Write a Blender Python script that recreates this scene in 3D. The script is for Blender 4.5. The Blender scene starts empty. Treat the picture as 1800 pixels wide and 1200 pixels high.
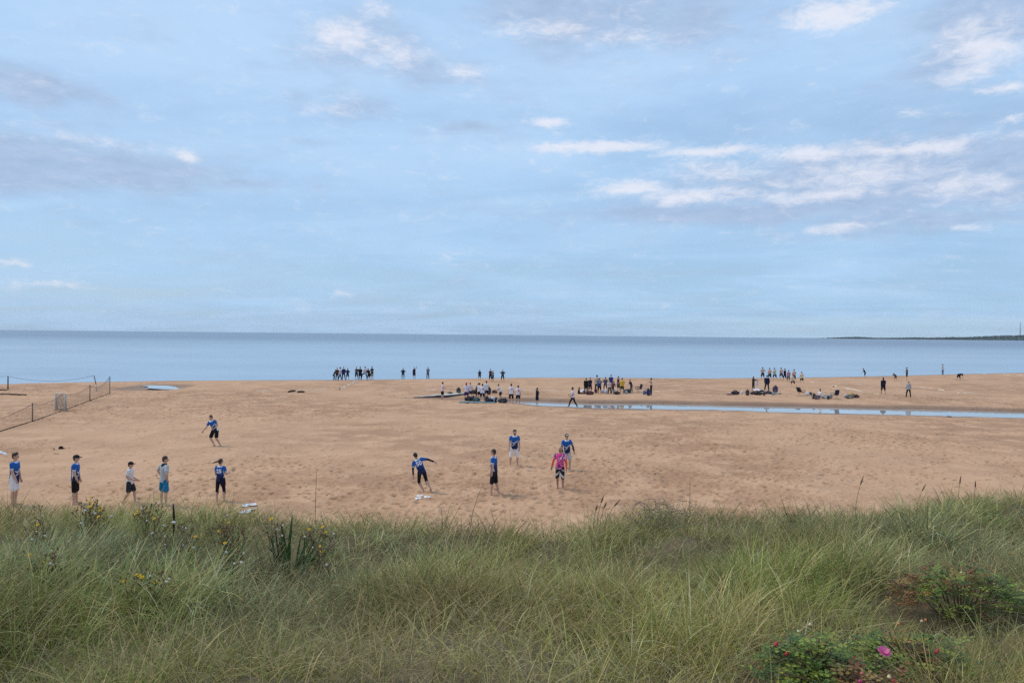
import bpy, bmesh, math, random
import numpy as np
from mathutils import Vector, Matrix, Euler
from mathutils.bvhtree import BVHTree

random.seed(7); RNG = np.random.default_rng(7)
R = math.radians
sc = bpy.context.scene
col = sc.collection

# ------------------------------------------------------------------ camera
F_PX = 1300.0                       # focal length in pixels of the 1800 px wide photograph
CAM_Z = 6.4
cam_d = bpy.data.cameras.new('camera'); cam = bpy.data.objects.new('camera', cam_d); col.objects.link(cam)
cam_d.sensor_width = 36; cam_d.lens = 36 * F_PX / 1800; cam_d.clip_start = 0.05; cam_d.clip_end = 120000
CAM_M = (Matrix.Translation((0, 0, CAM_Z)) @ Matrix.Rotation(R(90 - 0.53), 4, 'X') @ Matrix.Rotation(R(0.573), 4, 'Z'))
cam.matrix_world = CAM_M
sc.camera = cam
sc.render.resolution_x = 1024; sc.render.resolution_y = 682

# ------------------------------------------------------------------ light and sky
SUN_EL, SUN_AZ = 50.0, 290.0         # azimuth clockwise from +Y (the sea); high on the left behind thin cloud
sun_d = bpy.data.lights.new('sun', 'SUN'); sun = bpy.data.objects.new('sun', sun_d); col.objects.link(sun)
sun_d.energy = 1.5; sun_d.angle = R(18); sun_d.color = (1.0, 0.90, 0.76)
sd = Vector((math.sin(R(SUN_AZ)) * math.cos(R(SUN_EL)), math.cos(R(SUN_AZ)) * math.cos(R(SUN_EL)), math.sin(R(SUN_EL))))
sun.rotation_euler = sd.to_track_quat('Z', 'Y').to_euler()
sun.location = (0, -30, 60)
sc.view_settings.view_transform = 'Standard'; sc.view_settings.look = 'None'
sc.view_settings.exposure = 0.4; sc.view_settings.gamma = 1.0; sc.view_settings.use_curve_mapping = False
sc.render.engine = 'CYCLES'
sc.cycles.use_denoising = False
sc.cycles.max_bounces = 6; sc.cycles.transparent_max_bounces = 8

world = bpy.data.worlds.new('World'); sc.world = world; world.use_nodes = True


class NT:
    """small helper to write node maths as python"""
    def __init__(s, nt): s.nt = nt
    def n(s, t, **k):
        o = s.nt.nodes.new(t)
        for a, b in k.items(): setattr(o, a, b)
        return o
    def put(s, sock, v):
        if isinstance(v, (int, float)): sock.default_value = v
        elif isinstance(v, (tuple, list)):
            sock.default_value = tuple(v) if len(v) == len(sock.default_value) else tuple(v) + (1,)
        else: s.nt.links.new(v, sock)
    def m(s, op, a, b=0.0, c=0.0, clamp=False):
        o = s.n('ShaderNodeMath', operation=op, use_clamp=clamp)
        s.put(o.inputs[0], a); s.put(o.inputs[1], b); s.put(o.inputs[2], c); return o.outputs[0]
    def mapr(s, v, a, b, c=0.0, d=1.0, smooth=True):
        o = s.n('ShaderNodeMapRange', interpolation_type='SMOOTHSTEP' if smooth else 'LINEAR')
        for i, x in enumerate((v, a, b, c, d)): s.put(o.inputs[i], x)
        return o.outputs[0]
    def xyz(s, x, y, z):
        o = s.n('ShaderNodeCombineXYZ'); s.put(o.inputs[0], x); s.put(o.inputs[1], y); s.put(o.inputs[2], z); return o.outputs[0]
    def noise(s, vec, scale, detail=5, rough=.55, dist=0.0):
        o = s.n('ShaderNodeTexNoise'); s.put(o.inputs['Vector'], vec)
        o.inputs['Scale'].default_value = scale; o.inputs['Detail'].default_value = detail
        o.inputs['Roughness'].default_value = rough; o.inputs['Distortion'].default_value = dist
        return o.outputs['Fac']
    def mix(s, f, a, b, mode='MIX'):
        o = s.n('ShaderNodeMix', data_type='RGBA', blend_type=mode)
        s.put(o.inputs[0], f); s.put(o.inputs[6], a); s.put(o.inputs[7], b); return o.outputs[2]


def build_world():
    nt = world.node_tree; nt.nodes.clear(); N = NT(nt)
    out = N.n('ShaderNodeOutputWorld'); bg = N.n('ShaderNodeBackground')
    sky = N.n('ShaderNodeTexSky', sky_type='NISHITA', sun_disc=False)
    sky.sun_elevation = R(SUN_EL); sky.sun_rotation = R(SUN_AZ)
    sky.altitude = 0; sky.air_density = 1.0; sky.dust_density = 1.2; sky.ozone_density = 1.2
    tc = N.n('ShaderNodeTexCoord'); sep = N.n('ShaderNodeSeparateXYZ'); nt.links.new(tc.outputs['Generated'], sep.inputs[0])
    X, Y, Z = sep.outputs
    az = N.m('MULTIPLY', N.m('ARCTAN2', X, Y), 57.2958)
    el = N.m('MULTIPLY', N.m('ARCSINE', Z), 57.2958)
    # planar cloud-layer coordinates for the thin streaky veil
    den = N.m('ADD', N.m('MAXIMUM', Z, 0.0), 0.10)
    pl = N.xyz(N.m('DIVIDE', X, den), N.m('DIVIDE', Y, den), 0.0)
    veil = N.noise(N.xyz(N.m('DIVIDE', N.m('ADD', X, N.m('MULTIPLY', Y, .25)), den), N.m('MULTIPLY', N.m('DIVIDE', Y, den), 1.9), 3.1), .55, 7, .58, .6)
    veil2 = N.noise(pl, 1.3, 6, .6, .3)
    # named cloud banks, given where the photograph shows them (converted to azimuth / elevation of the sky)
    def ae(px, py):
        d = (CAM_M.to_3x3() @ Vector(((px - 900) / F_PX, -(py - 600) / F_PX, -1))).normalized()
        return math.degrees(math.atan2(d.x, d.y)), math.degrees(math.asin(d.z))
    grey = [(40, 285, 330, 50, 1.1), (250, 300, 230, 34, .9), (420, 318, 190, 22, .6), (40, 150, 150, 34, 1.0), (150, 168, 110, 16, .6),
            (1560, 305, 420, 58, 1.0), (1780, 290, 260, 75, 1.1), (1330, 330, 260, 30, .6), (1300, 372, 420, 17, .85), (1650, 380, 350, 24, .8), (830, 222, 80, 9, .6), (545, 250, 60, 8, .5),
            (1010, 20, 260, 60, .85), (1230, 30, 180, 45, .8), (1760, 20, 220, 60, .9), (1700, 120, 150, 50, .6), (620, 190, 130, 26, .5), (640, 75, 170, 60, .5), (1480, 410, 160, 18, .5), (760, 120, 150, 30, .5)]
    white = [(1050, 258, 200, 11, 1.1), (1240, 268, 150, 13, 1.05), (1440, 268, 190, 15, 1.0), (1620, 258, 170, 14, .95), (1250, 300, 190, 22, .62), (1500, 305, 250, 34, .74), (1700, 330, 180, 34, .66), (1100, 330, 100, 17, 1.0), (1210, 345, 150, 13, .9), (1420, 345, 170, 12, .8),
             (1470, 22, 130, 24, 1.15), (1720, 80, 110, 42, 1.0), (1770, 155, 70, 12, 1.05), (1700, 130, 100, 18, .8), (600, 62, 95, 26, .95), (690, 95, 80, 22, .72), (800, 122, 80, 16, .6), (665, 20, 50, 18, .7), (975, 214, 60, 9, .95), (318, 272, 40, 9, .9), (180, 250, 170, 14, .5),
             (590, 190, 80, 12, .55), (20, 462, 70, 9, .7), (90, 500, 110, 10, .55), (600, 515, 60, 8, .45), (1480, 400, 110, 12, .62), (1720, 396, 90, 9, .55), (1605, 200, 32, 6, .6), (1780, 208, 40, 7, .7), (960, 50, 130, 20, .55), (1120, 70, 150, 14, .45)]
    def warp(seed, kx, ky):
        w = N.noise(N.xyz(az, N.m('MULTIPLY', el, 2.0), seed), .16, 6, .62); w2 = N.noise(N.xyz(az, N.m('MULTIPLY', el, 2.0), seed + 6), .22, 6, .62)
        return N.m('ADD', az, N.m('MULTIPLY', N.m('SUBTRACT', w, .5), kx)), N.m('ADD', el, N.m('MULTIPLY', N.m('SUBTRACT', w2, .5), ky))
    def field(blobs, a2, e2):
        tot = None
        for bx, by, hw, hh, k in blobs:
            a0, e0 = ae(bx, by); c_ = math.cos(R(a0)); sa = hw / F_PX * 57.3 * c_ * c_ * .62; se = max(.28, hh / F_PX * 57.3 * c_ * .85)
            p = N.m('POWER', N.m('DIVIDE', N.m('SUBTRACT', a2, a0), sa), 2.0); q = N.m('POWER', N.m('DIVIDE', N.m('SUBTRACT', e2, e0), se), 2.0)
            g = N.m('MULTIPLY', N.m('EXPONENT', N.m('MULTIPLY', N.m('ADD', p, q), -.8)), k)
            tot = g if tot is None else N.m('MAXIMUM', tot, g)
        return tot
    behind = N.m('MULTIPLY', N.mapr(N.m('ABSOLUTE', az), 42, 60), N.mapr(N.noise(pl, .5, 4, .6), .5, .65))
    ga, ge = warp(1.0, 8.0, 1.9); wa, we = warp(21.0, 5.0, 1.3)
    ng = N.noise(N.xyz(az, N.m('MULTIPLY', el, 3.0), 2.0), .22, 8, .60); nw = N.noise(N.xyz(az, N.m('MULTIPLY', el, 2.3), 12.0), .62, 9, .70, .5); nw2 = N.noise(N.xyz(N.m('ADD', az, N.m('MULTIPLY', el, .6)), N.m('MULTIPLY', el, 2.6), 15.0), .28, 7, .6)
    dg = N.mapr(N.m('ADD', N.m('MAXIMUM', field(grey, ga, ge), N.m('MULTIPLY', behind, .8)), N.m('MULTIPLY', N.m('SUBTRACT', ng, .5), 1.3)), -.10, .80)
    dw = N.mapr(N.m('ADD', N.m('MAXIMUM', field(white, wa, we), N.m('MULTIPLY', behind, .6)), N.m('ADD', N.m('MULTIPLY', N.m('SUBTRACT', nw, .5), 2.1), N.m('MULTIPLY', N.m('SUBTRACT', nw2, .5), .7))), .04, 1.16)
    skyc = N.mix(1.0, sky.outputs[0], (1.02, 1.0, 1.04), 'MULTIPLY')
    # thin high cloud veil whitens the blue
    S = SKY_K
    low = N.mapr(el, 0.0, 26.0)
    veilc = N.mix(low, (3.75 * S, 6.15 * S, 8.9 * S), (4.4 * S, 6.6 * S, 9.5 * S))
    vf = N.m('ADD', .84, N.m('MULTIPLY', N.m('SUBTRACT', veil, .5), .9), clamp=True)
    c = N.mix(vf, skyc, veilc)
    lift = N.m('MULTIPLY', N.mapr(N.m('ADD', N.m('MULTIPLY', veil, .65), N.m('MULTIPLY', veil2, .35)), .40, .70), .50)
    c = N.mix(lift, c, (5.6 * S, 7.2 * S, 9.3 * S))
    # a blue-white clear band just above the sea to the right
    band = N.m('MULTIPLY', N.m('MULTIPLY', N.mapr(el, 1.7, 1.2), N.mapr(az, 0, 26)), .55)
    c = N.mix(band, c, (5.4 * S, 7.3 * S, 8.8 * S))
    # low even grey-blue layer under the right-hand bank
    shelf = N.m('MULTIPLY', N.m('EXPONENT', N.m('MULTIPLY', N.m('POWER', N.m('DIVIDE', N.m('SUBTRACT', el, 9.3), .8), 2.0), -1.0)), N.mapr(az, 0, 12))
    c = N.mix(N.m('MULTIPLY', shelf, .55), c, (3.9 * S, 5.1 * S, 7.4 * S))
    body = N.mix(N.noise(N.xyz(az, N.m('MULTIPLY', el, 3.2), 4.0), .45, 7, .62), (2.9 * S, 4.1 * S, 6.2 * S), (5.1 * S, 6.4 * S, 8.5 * S))
    c = N.mix(N.m('MULTIPLY', dg, .90), c, body)
    c = N.mix(N.m('MULTIPLY', dw, .85), c, (8.1 * S, 8.3 * S, 9.2 * S))
    nt.links.new(c, bg.inputs[0]); bg.inputs[1].default_value = SKY_STRENGTH
    nt.links.new(bg.outputs[0], out.inputs[0])


SKY_STRENGTH = 0.076
SKY_K = 1.03
HAZE = 3e-5
build_world()

# ------------------------------------------------------------------ numpy noise, pixel -> ground helpers
_LAT = np.random.default_rng(11).random((256, 256))


def vnoise(x, y, s=0):
    x = np.asarray(x, float) + 37.7 * s; y = np.asarray(y, float) + 91.3 * s
    xi = np.floor(x).astype(int); yi = np.floor(y).astype(int); fx = x - xi; fy = y - yi
    fx = fx * fx * (3 - 2 * fx); fy = fy * fy * (3 - 2 * fy)
    a = _LAT[xi % 256, yi % 256]; b = _LAT[(xi + 1) % 256, yi % 256]
    c = _LAT[xi % 256, (yi + 1) % 256]; d = _LAT[(xi + 1) % 256, (yi + 1) % 256]
    return (a * (1 - fx) + b * fx) * (1 - fy) + (c * (1 - fx) + d * fx) * fy


def fbm(x, y, s=0, o=4):
    t = 0; a = 1; n = 0
    for i in range(o):
        t = t + a * vnoise(x * 2 ** i, y * 2 ** i, s + i * 5); n += a; a *= .5
    return t / n


def sstep(a, b, x):
    t = np.clip((np.asarray(x, float) - a) / (b - a), 0, 1); return t * t * (3 - 2 * t)


CAM_R = CAM_M.to_3x3(); CAM_P = Vector((0, 0, CAM_Z))


def ray(px, py): return CAM_R @ Vector(((px - 900) / F_PX, -(py - 600) / F_PX, -1))


def at(px, py, z=0.0):
    d = ray(px, py); return CAM_P + d * ((z - CAM_Z) / d.z)


def at_depth(px, py, Y):
    d = ray(px, py); return CAM_P + d * (Y / d.y)


def height_px(p, px, top):          # world height of the photograph's row `top` above point p
    d = ray(px, top); return CAM_Z + d.z * (p.y / d.y) - p.z


SEA_Z, STREAM_Z = -0.40, -0.25
_sh = [at(px, py, SEA_Z) for px, py in ((0, 677), (120, 672), (300, 669), (450, 668), (600, 667.5), (750, 666), (950, 663.5), (1100, 664), (1240, 665), (1400, 663.5), (1500, 662), (1620, 659), (1800, 655))]
SHX = np.array([p.x for p in _sh]); SHY = np.array([p.y for p in _sh])
SHX = np.concatenate([[-700, -200], SHX, [SHX[-1] + 110, 900]]); SHY = np.concatenate([[45, 62], SHY, [185, 260]])
_tf = [at(px, py, STREAM_Z) for px, py in ((885, 704.6), (940, 706), (1000, 708), (1050, 710), (1160, 710.5), (1300, 713.5), (1500, 718), (1660, 721), (1800, 725))]
_tn = [at(px, py, STREAM_Z) for px, py in ((885, 705.6), (940, 711), (1000, 714), (1050, 715), (1160, 717), (1300, 720.5), (1500, 725), (1660, 729), (1800, 732))]
TX = np.array([p.x for p in _tf]); TFY = np.array([p.y for p in _tf]); NX = np.array([p.x for p in _tn]); NY = np.array([p.y for p in _tn])
PUD = [at(px, py, -.12) for px, py in ((230, 677), (262, 679), (256, 682), (290, 684), (319, 684), (309, 680), (295, 677.6), (268, 676.8))]


def terrain_v(x, y):
    x = np.asarray(x, float); y = np.asarray(y, float)
    z = .10 * (fbm(x / 9, y / 9, 1, 3) - .5) + .035 * (fbm(x / 1.6, y / 1.6, 2, 3) - .5) * sstep(120, 40, y)
    ys = np.interp(x, SHX, SHY); s = ys - y
    z = z * sstep(0, 9, s) + .10 * np.exp(-((s - 13) / 5) ** 2)
    z = np.where(s < 9, z - .40 * np.clip(1 - s / 9, 0, 60) ** 1.3, z); z = np.maximum(z, -4)
    tf = np.interp(x, TX, TFY) + .6 * (fbm(x / 1.5, x * 0 + 3.3, 3, 3) - .5); tn = np.interp(x, NX, NY) + 1.6 * (fbm(x / 2.2, x * 0 + 7.7, 4, 4) - .5)
    ext = sstep(TX[0] - 1.0, TX[0] + 1.2, x)                     # stream starts here; further left only a shallow dry gully
    dep = np.where(y > tf, sstep(tf + 1.3, tf - .15, y) * .34, np.where(y < tn, sstep(tn - 5.5, tn + .3, y) * .28, .36))
    dep = np.where((y < tf) & (y > tn), .30 + .08 * np.clip(np.minimum(tf - y, y - tn), 0, 1), dep)
    gul = np.exp(-((y - TFY[0]) / 1.2) ** 2) * .12 * sstep(TX[0] - 16, TX[0] - 6, x)
    z = z - dep * ext - gul * (1 - ext)
    # shallow pool on the left
    cx = sum(p.x for p in PUD) / len(PUD); cy = sum(p.y for p in PUD) / len(PUD)
    z = z - .30 * np.exp(-((x - cx) / 3.6) ** 4 - ((y - cy) / 5.2) ** 4)
    return z


def terrain(x, y): return float(terrain_v(np.array([x]), np.array([y]))[0])


def place(px, py):
    z = 0.0
    for _ in range(6):
        p = at(px, py, z); z = .5 * z + .5 * terrain(p.x, p.y)
    p = at(px, py, z); p.z = terrain(p.x, p.y); return p


# ------------------------------------------------------------------ object helpers
def tag(o, label=None, cat=None, group=None, kind=None):
    if label: o['label'] = label
    if cat: o['category'] = cat
    if group: o['group'] = group
    if kind: o['kind'] = kind
    return o


def mesh_obj(name, me, parent=None, mats=()):
    o = bpy.data.objects.new(name, me); col.objects.link(o)
    for m in mats: me.materials.append(m)
    if parent is not None: o.parent = parent
    return o


def from_np(name, verts, faces, mats=(), parent=None, smooth=True, colors=None):
    """faces: (n,3) or (n,4) int array"""
    me = bpy.data.meshes.new(name)
    verts = np.asarray(verts, np.float32); faces = np.asarray(faces, np.int32); k = faces.shape[1]
    me.vertices.add(len(verts)); me.vertices.foreach_set('co', verts.ravel())
    me.loops.add(faces.size); me.loops.foreach_set('vertex_index', faces.ravel())
    me.polygons.add(len(faces)); me.polygons.foreach_set('loop_start', np.arange(0, faces.size, k, dtype=np.int32))
    me.polygons.foreach_set('loop_total', np.full(len(faces), k, np.int32))
    me.polygons.foreach_set('use_smooth', np.full(len(faces), smooth))
    me.update(calc_edges=True)
    if colors is not None:
        a = me.color_attributes.new('tint', 'FLOAT_COLOR', 'POINT')
        c = np.ones((len(verts), 4), np.float32); c[:, :3] = colors; a.data.foreach_set('color', c.ravel())
    return mesh_obj(name, me, parent, mats)


def empty(name, loc, rz=0.0):
    o = bpy.data.objects.new(name, None); col.objects.link(o); o.location = loc; o.rotation_euler = (0, 0, rz)
    o.empty_display_size = .2; return o


_MATS = {}


def simple_mat(key, rgb, rough=.8, spec=.3, noise=0.0, scale=30.0, sheen=0.0, attr=False, metal=0.0, transl=0.0):
    k = (key, tuple(rgb), rough, noise, attr, metal, transl)
    if k in _MATS: return _MATS[k]
    m = bpy.data.materials.new(key); m.use_nodes = True; nt = m.node_tree; N = NT(nt)
    b = nt.nodes['Principled BSDF']; b.inputs['Roughness'].default_value = rough
    b.inputs['Specular IOR Level'].default_value = spec; b.inputs['Metallic'].default_value = metal
    c = None
    if attr:
        a = N.n('ShaderNodeAttribute', attribute_name='tint'); c = a.outputs['Color']
    if noise:
        tc = N.n('ShaderNodeTexCoord')
        f = N.noise(tc.outputs['Object'], scale, 4, .6)
        g = N.m('ADD', 1.0, N.m('MULTIPLY', N.m('SUBTRACT', f, .5), noise * 2))
        base = c if c is not None else tuple(rgb) + (1,)
        c = N.mix(1.0, base, N.xyz(g, g, g), 'MULTIPLY')
        bm_ = N.n('ShaderNodeBump'); bm_.inputs['Strength'].default_value = .12; bm_.inputs['Distance'].default_value = .01
        nt.links.new(f, bm_.inputs['Height']); nt.links.new(bm_.outputs[0], b.inputs['Normal'])
    if c is not None: nt.links.new(c, b.inputs['Base Color'])
    else: b.inputs['Base Color'].default_value = tuple(rgb) + (1,)
    if transl:
        t = N.n('ShaderNodeBsdfTranslucent'); mx = N.n('ShaderNodeMixShader'); mx.inputs[0].default_value = transl
        if c is not None: nt.links.new(c, t.inputs[0])
        else: t.inputs[0].default_value = tuple(rgb) + (1,)
        nt.links.new(b.outputs[0], mx.inputs[1]); nt.links.new(t.outputs[0], mx.inputs[2])
        nt.links.new(mx.outputs[0], nt.nodes['Material Output'].inputs[0])
    _MATS[k] = m; return m


# ------------------------------------------------------------------ sand
def sand_material():
    m = bpy.data.materials.new('wet_tan_sand'); m.use_nodes = True; nt = m.node_tree; N = NT(nt)
    b = nt.nodes['Principled BSDF']
    g = N.n('ShaderNodeNewGeometry'); P = g.outputs['Position']
    sp = N.n('ShaderNodeSeparateXYZ'); nt.links.new(P, sp.inputs[0])
    a = N.n('ShaderNodeAttribute', attribute_name='tint')        # r: wetness, g: shade painted into the footprint pits
    sa = N.n('ShaderNodeSeparateColor'); nt.links.new(a.outputs['Color'], sa.inputs[0]); wet, pit_shade = sa.outputs[0], sa.outputs[1]
    big = N.noise(P, .07, 4, .6); mid = N.noise(P, .45, 5, .6); fine = N.noise(P, 6.0, 5, .65); gr = N.noise(P, 60.0, 3, .7)
    base = N.mix(N.mapr(big, .38, .62), (.405, .232, .134), (.535, .322, .190))
    base = N.mix(N.mapr(mid, .42, .66), base, (.58, .353, .212), 'MIX')
    f2 = N.m('ADD', .80, N.m('ADD', N.m('MULTIPLY', fine, .26), N.m('MULTIPLY', gr, .14)))
    base = N.mix(1.0, base, N.xyz(f2, f2, f2), 'MULTIPLY')
    base = N.mix(N.m('MULTIPLY', pit_shade, .95), base, (.19, .105, .055))  # dents darkened in the base colour to stand in for their shade
    base = N.mix(N.m('MULTIPLY', wet, .8), base, (.185, .105, .066))
    nt.links.new(base, b.inputs['Base Color'])
    b.inputs['Specular IOR Level'].default_value = .25
    nt.links.new(N.mapr(wet, 0, 1, .95, .58), b.inputs['Roughness'])
    # trampled texture: two scales of soft dents
    def vor(scale, off):
        v = N.n('ShaderNodeTexVoronoi', feature='SMOOTH_F1'); v.inputs['Scale'].default_value = scale; v.inputs['Smoothness'].default_value = .6
        wv = N.n('ShaderNodeVectorMath', operation='ADD'); nt.links.new(P, wv.inputs[0]); wv.inputs[1].default_value = (off, off, 0)
        nt.links.new(wv.outputs[0], v.inputs['Vector']); return v.outputs['Distance']
    h = N.m('ADD', N.m('MULTIPLY', N.mapr(vor(2.6, 0), 0, .55), .6), N.m('ADD', N.m('MULTIPLY', N.mapr(vor(6.0, 5), 0, .5), .25), N.m('MULTIPLY', fine, .5)))
    h = N.m('MULTIPLY', h, N.m('MULTIPLY', N.mapr(mid, .36, .60, .15, 1.0), N.mapr(N.noise(P, .16, 3, .5), .40, .60, .3, 1.1)))
    bp = N.n('ShaderNodeBump'); bp.inputs['Distance'].default_value = .10; bp.inputs['Strength'].default_value = 1.0
    nt.links.new(h, bp.inputs['Height']); nt.links.new(bp.outputs[0], b.inputs['Normal'])
    return m


def worley_pits(x, y, cell, seed, keep, rx=.36, ry=.22):
    """footprint-like dents: depth field in 0..1 and a raised rim"""
    xi = np.floor(x / cell).astype(int); yi = np.floor(y / cell).astype(int); out = np.zeros_like(x); rim = np.zeros_like(x)
    for dx in (-1, 0, 1):
        for dy in (-1, 0, 1):
            a = xi + dx; b = yi + dy
            h1 = _LAT[(a * 7 + b * 13 + seed) % 256, (b * 11 + a * 3 + seed * 5) % 256]; h2 = _LAT[(a * 5 + b * 17 + seed * 3) % 256, (b * 7 + seed) % 256]
            h3 = _LAT[(a * 3 + b * 29 + seed * 7) % 256, (a * 19 + seed) % 256]; h4 = _LAT[(a * 31 + b + seed) % 256, (b * 23 + a * 5 + seed) % 256]
            px = (a + .15 + .7 * h1) * cell; py = (b + .15 + .7 * h2) * cell; an = h3 * 6.283
            ux = (x - px) * np.cos(an) + (y - py) * np.sin(an); uy = -(x - px) * np.sin(an) + (y - py) * np.cos(an)
            d = np.sqrt((ux / (rx * cell)) ** 2 + (uy / (ry * cell)) ** 2) / (.7 + .6 * h4)
            on = (h4 * .999 < keep)
            out = np.maximum(out, np.where(on, sstep(1.0, .35, d), 0)); rim = np.maximum(rim, np.where(on, np.exp(-((d - 1.25) / .28) ** 2), 0))
    return out, rim


def build_beach():
    a1 = np.linspace(-.84, .84, 640); ex = np.array([.9, 1.0, 1.15, 1.4, 1.8, 2.4, 3.4, 5]); us = np.concatenate([-ex[::-1], a1, ex])
    ys = [2, 6, 10, 13, 15]; y = 17.0
    while y < 190: ys.append(y); y *= 1.0043
    ys += [200, 215, 240, 280]; ys = np.array(ys)
    U, Y = np.meshgrid(us, ys); X = U * Y
    Z = terrain_v(X, Y)
    s = np.interp(X, SHX, SHY) - Y
    tramp = fbm(X / 14, Y / 14, 9, 3)
    pc = at(980, 835); g1 = np.exp(-((X - pc.x) / 6) ** 2 - ((Y - pc.y) / 4) ** 2)
    pc = at(780, 830); g2 = np.exp(-((X - pc.x) / 9) ** 2 - ((Y - pc.y) / 7) ** 2)
    keep = np.clip(.55 + 3.2 * (tramp - .5) + 1.6 * (fbm(X / 4.5, Y / 3, 77, 3) - .5) + .5 * g1 + .3 * g2 - .3 * sstep(8, 25, X) , .10, .97) * sstep(3, 14, s)
    fade = sstep(110, 60, Y)
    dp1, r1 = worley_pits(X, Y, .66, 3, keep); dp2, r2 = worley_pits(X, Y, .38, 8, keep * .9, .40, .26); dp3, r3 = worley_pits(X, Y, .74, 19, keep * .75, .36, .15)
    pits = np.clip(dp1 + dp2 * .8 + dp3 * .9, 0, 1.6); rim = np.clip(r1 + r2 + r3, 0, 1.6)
    land = sstep(-.12, .0, Z)
    Z = Z - (.080 * pits - .034 * rim) * (.35 + .65 * fade) * land
    # heel marks and a drawn line scratched in the sand on the far left
    lay = at(15, 789); lb = at(78, 770); d = np.abs((lb.y - lay.y) * X - (lb.x - lay.x) * Y + lb.x * lay.y - lb.y * lay.x) / math.hypot(lb.x - lay.x, lb.y - lay.y)
    t = ((X - lay.x) * (lb.x - lay.x) + (Y - lay.y) * (lb.y - lay.y)) / ((lb.x - lay.x) ** 2 + (lb.y - lay.y) ** 2)
    Z += .05 * np.exp(-(d / .25) ** 2) * ((t > 0) & (t < 1))
    tf = np.interp(X, TX, TFY); tn = np.interp(X, NX, NY); ext = sstep(TX[0] - 6, TX[0] + 1, X)
    wet = sstep(8.5, 1.0, s + 1.6 * (fbm(X / 4, Y / 2, 5) - .5)) * .8
    wet = np.maximum(wet, sstep(-.03, -.16, Z) * .9)
    wet = np.maximum(wet, ext * sstep(3.2, .3, np.where(Y > tf, Y - tf, tn - Y) + .8 * (fbm(X / 3, Y / 1, 6) - .5)) * np.where(Y > tf, 1, .35))
    colr = np.stack([wet, np.clip(dp1 ** 3 * .30 + dp2 ** 3 * .18 + dp3 ** 2 * 1.3, 0, 1) * (.2 + .8 * fade), Z * 0], -1).reshape(-1, 3)  # second channel: painted shade, strongest at the bottom of each pit
    nr, nc = X.shape; idx = np.arange(nr * nc).reshape(nr, nc)
    q = np.stack([idx[:-1, :-1], idx[:-1, 1:], idx[1:, 1:], idx[1:, :-1]], -1).reshape(-1, 4)
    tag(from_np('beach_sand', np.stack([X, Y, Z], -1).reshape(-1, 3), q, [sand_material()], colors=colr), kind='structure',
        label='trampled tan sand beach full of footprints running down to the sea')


build_beach()


# ------------------------------------------------------------------ sea, stream, pool
def water_material(name, deep, rough, bump, scale, near=None):
    m = bpy.data.materials.new(name); m.use_nodes = True; nt = m.node_tree; N = NT(nt)
    b = nt.nodes['Principled BSDF']; g = N.n('ShaderNodeNewGeometry'); P = g.outputs['Position']
    b.inputs['IOR'].default_value = 1.33
    b.inputs['Roughness'].default_value = rough
    sp = N.n('ShaderNodeSeparateXYZ'); nt.links.new(P, sp.inputs[0])
    st = N.xyz(N.m('MULTIPLY', sp.outputs[0], .30), sp.outputs[1], 0.0)
    if near:
        # wind patches on open water: smoother, paler slicks and rougher, darker bands
        lg = N.m('LOGARITHM', N.m('MAXIMUM', sp.outputs[1], 30.0), 2.718)
        pat = N.noise(N.xyz(N.m('DIVIDE', sp.outputs[0], N.m('MULTIPLY', N.m('MAXIMUM', sp.outputs[1], 30.0), .34)), N.m('MULTIPLY', lg, 4.5), 0.0), 1.0, 6, .62)
        far = N.mapr(sp.outputs[1], 110, 900)
        c = N.mix(far, near, deep); c = N.mix(N.mapr(pat, .4, .65, 0, .35), c, (.22, .31, .41))
        nt.links.new(c, b.inputs['Base Color'])
        nt.links.new(N.m('ADD', N.mapr(far, 0, 1, rough, rough + .10), N.m('MULTIPLY', N.m('SUBTRACT', pat, .5), .22)), b.inputs['Roughness'])
        h = N.m('ADD', N.noise(st, scale, 6, .6), N.m('MULTIPLY', N.noise(st, scale * .22, 4, .6), 1.5))
        bp = N.n('ShaderNodeBump'); bp.inputs['Distance'].default_value = .38
        nt.links.new(N.m('MULTIPLY', N.mapr(far, 0, 1, .35, 1.0), bump), bp.inputs['Strength'])
    else:
        b.inputs['Base Color'].default_value = deep + (1,)
        h = N.noise(st, scale, 3, .5); bp = N.n('ShaderNodeBump'); bp.inputs['Distance'].default_value = .02; bp.inputs['Strength'].default_value = bump
    nt.links.new(h, bp.inputs['Height']); nt.links.new(bp.outputs[0], b.inputs['Normal'])
    return m


def build_sea():
    ys = np.concatenate([[35], np.geomspace(55, 12500, 60)]); us = np.linspace(-3.5, 3.5, 60)
    U, Y = np.meshgrid(us, ys); X = U * Y; Z = X * 0 + SEA_Z
    idx = np.arange(X.size).reshape(X.shape); q = np.stack([idx[:-1, :-1], idx[:-1, 1:], idx[1:, 1:], idx[1:, :-1]], -1).reshape(-1, 4)
    tag(from_np('sea', np.stack([X, Y, Z], -1).reshape(-1, 3), q, [water_material('sea_water', (.12, .18, .26), .22, .22, .9, near=(.28, .38, .48))]), kind='structure',
        label='calm blue grey sea stretching to the horizon')


build_sea()


def sheet(name, poly, z, mat, label):
    bm = bmesh.new(); bm.faces.new([bm.verts.new((p[0], p[1], z)) for p in poly]); bmesh.ops.triangulate(bm, faces=bm.faces[:])
    me = bpy.data.meshes.new(name); bm.to_mesh(me); bm.free()
    if me.polygons[0].normal.z < 0: me.flip_normals()
    return tag(mesh_obj(name, me, None, [mat]), kind='structure', label=label)


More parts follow.
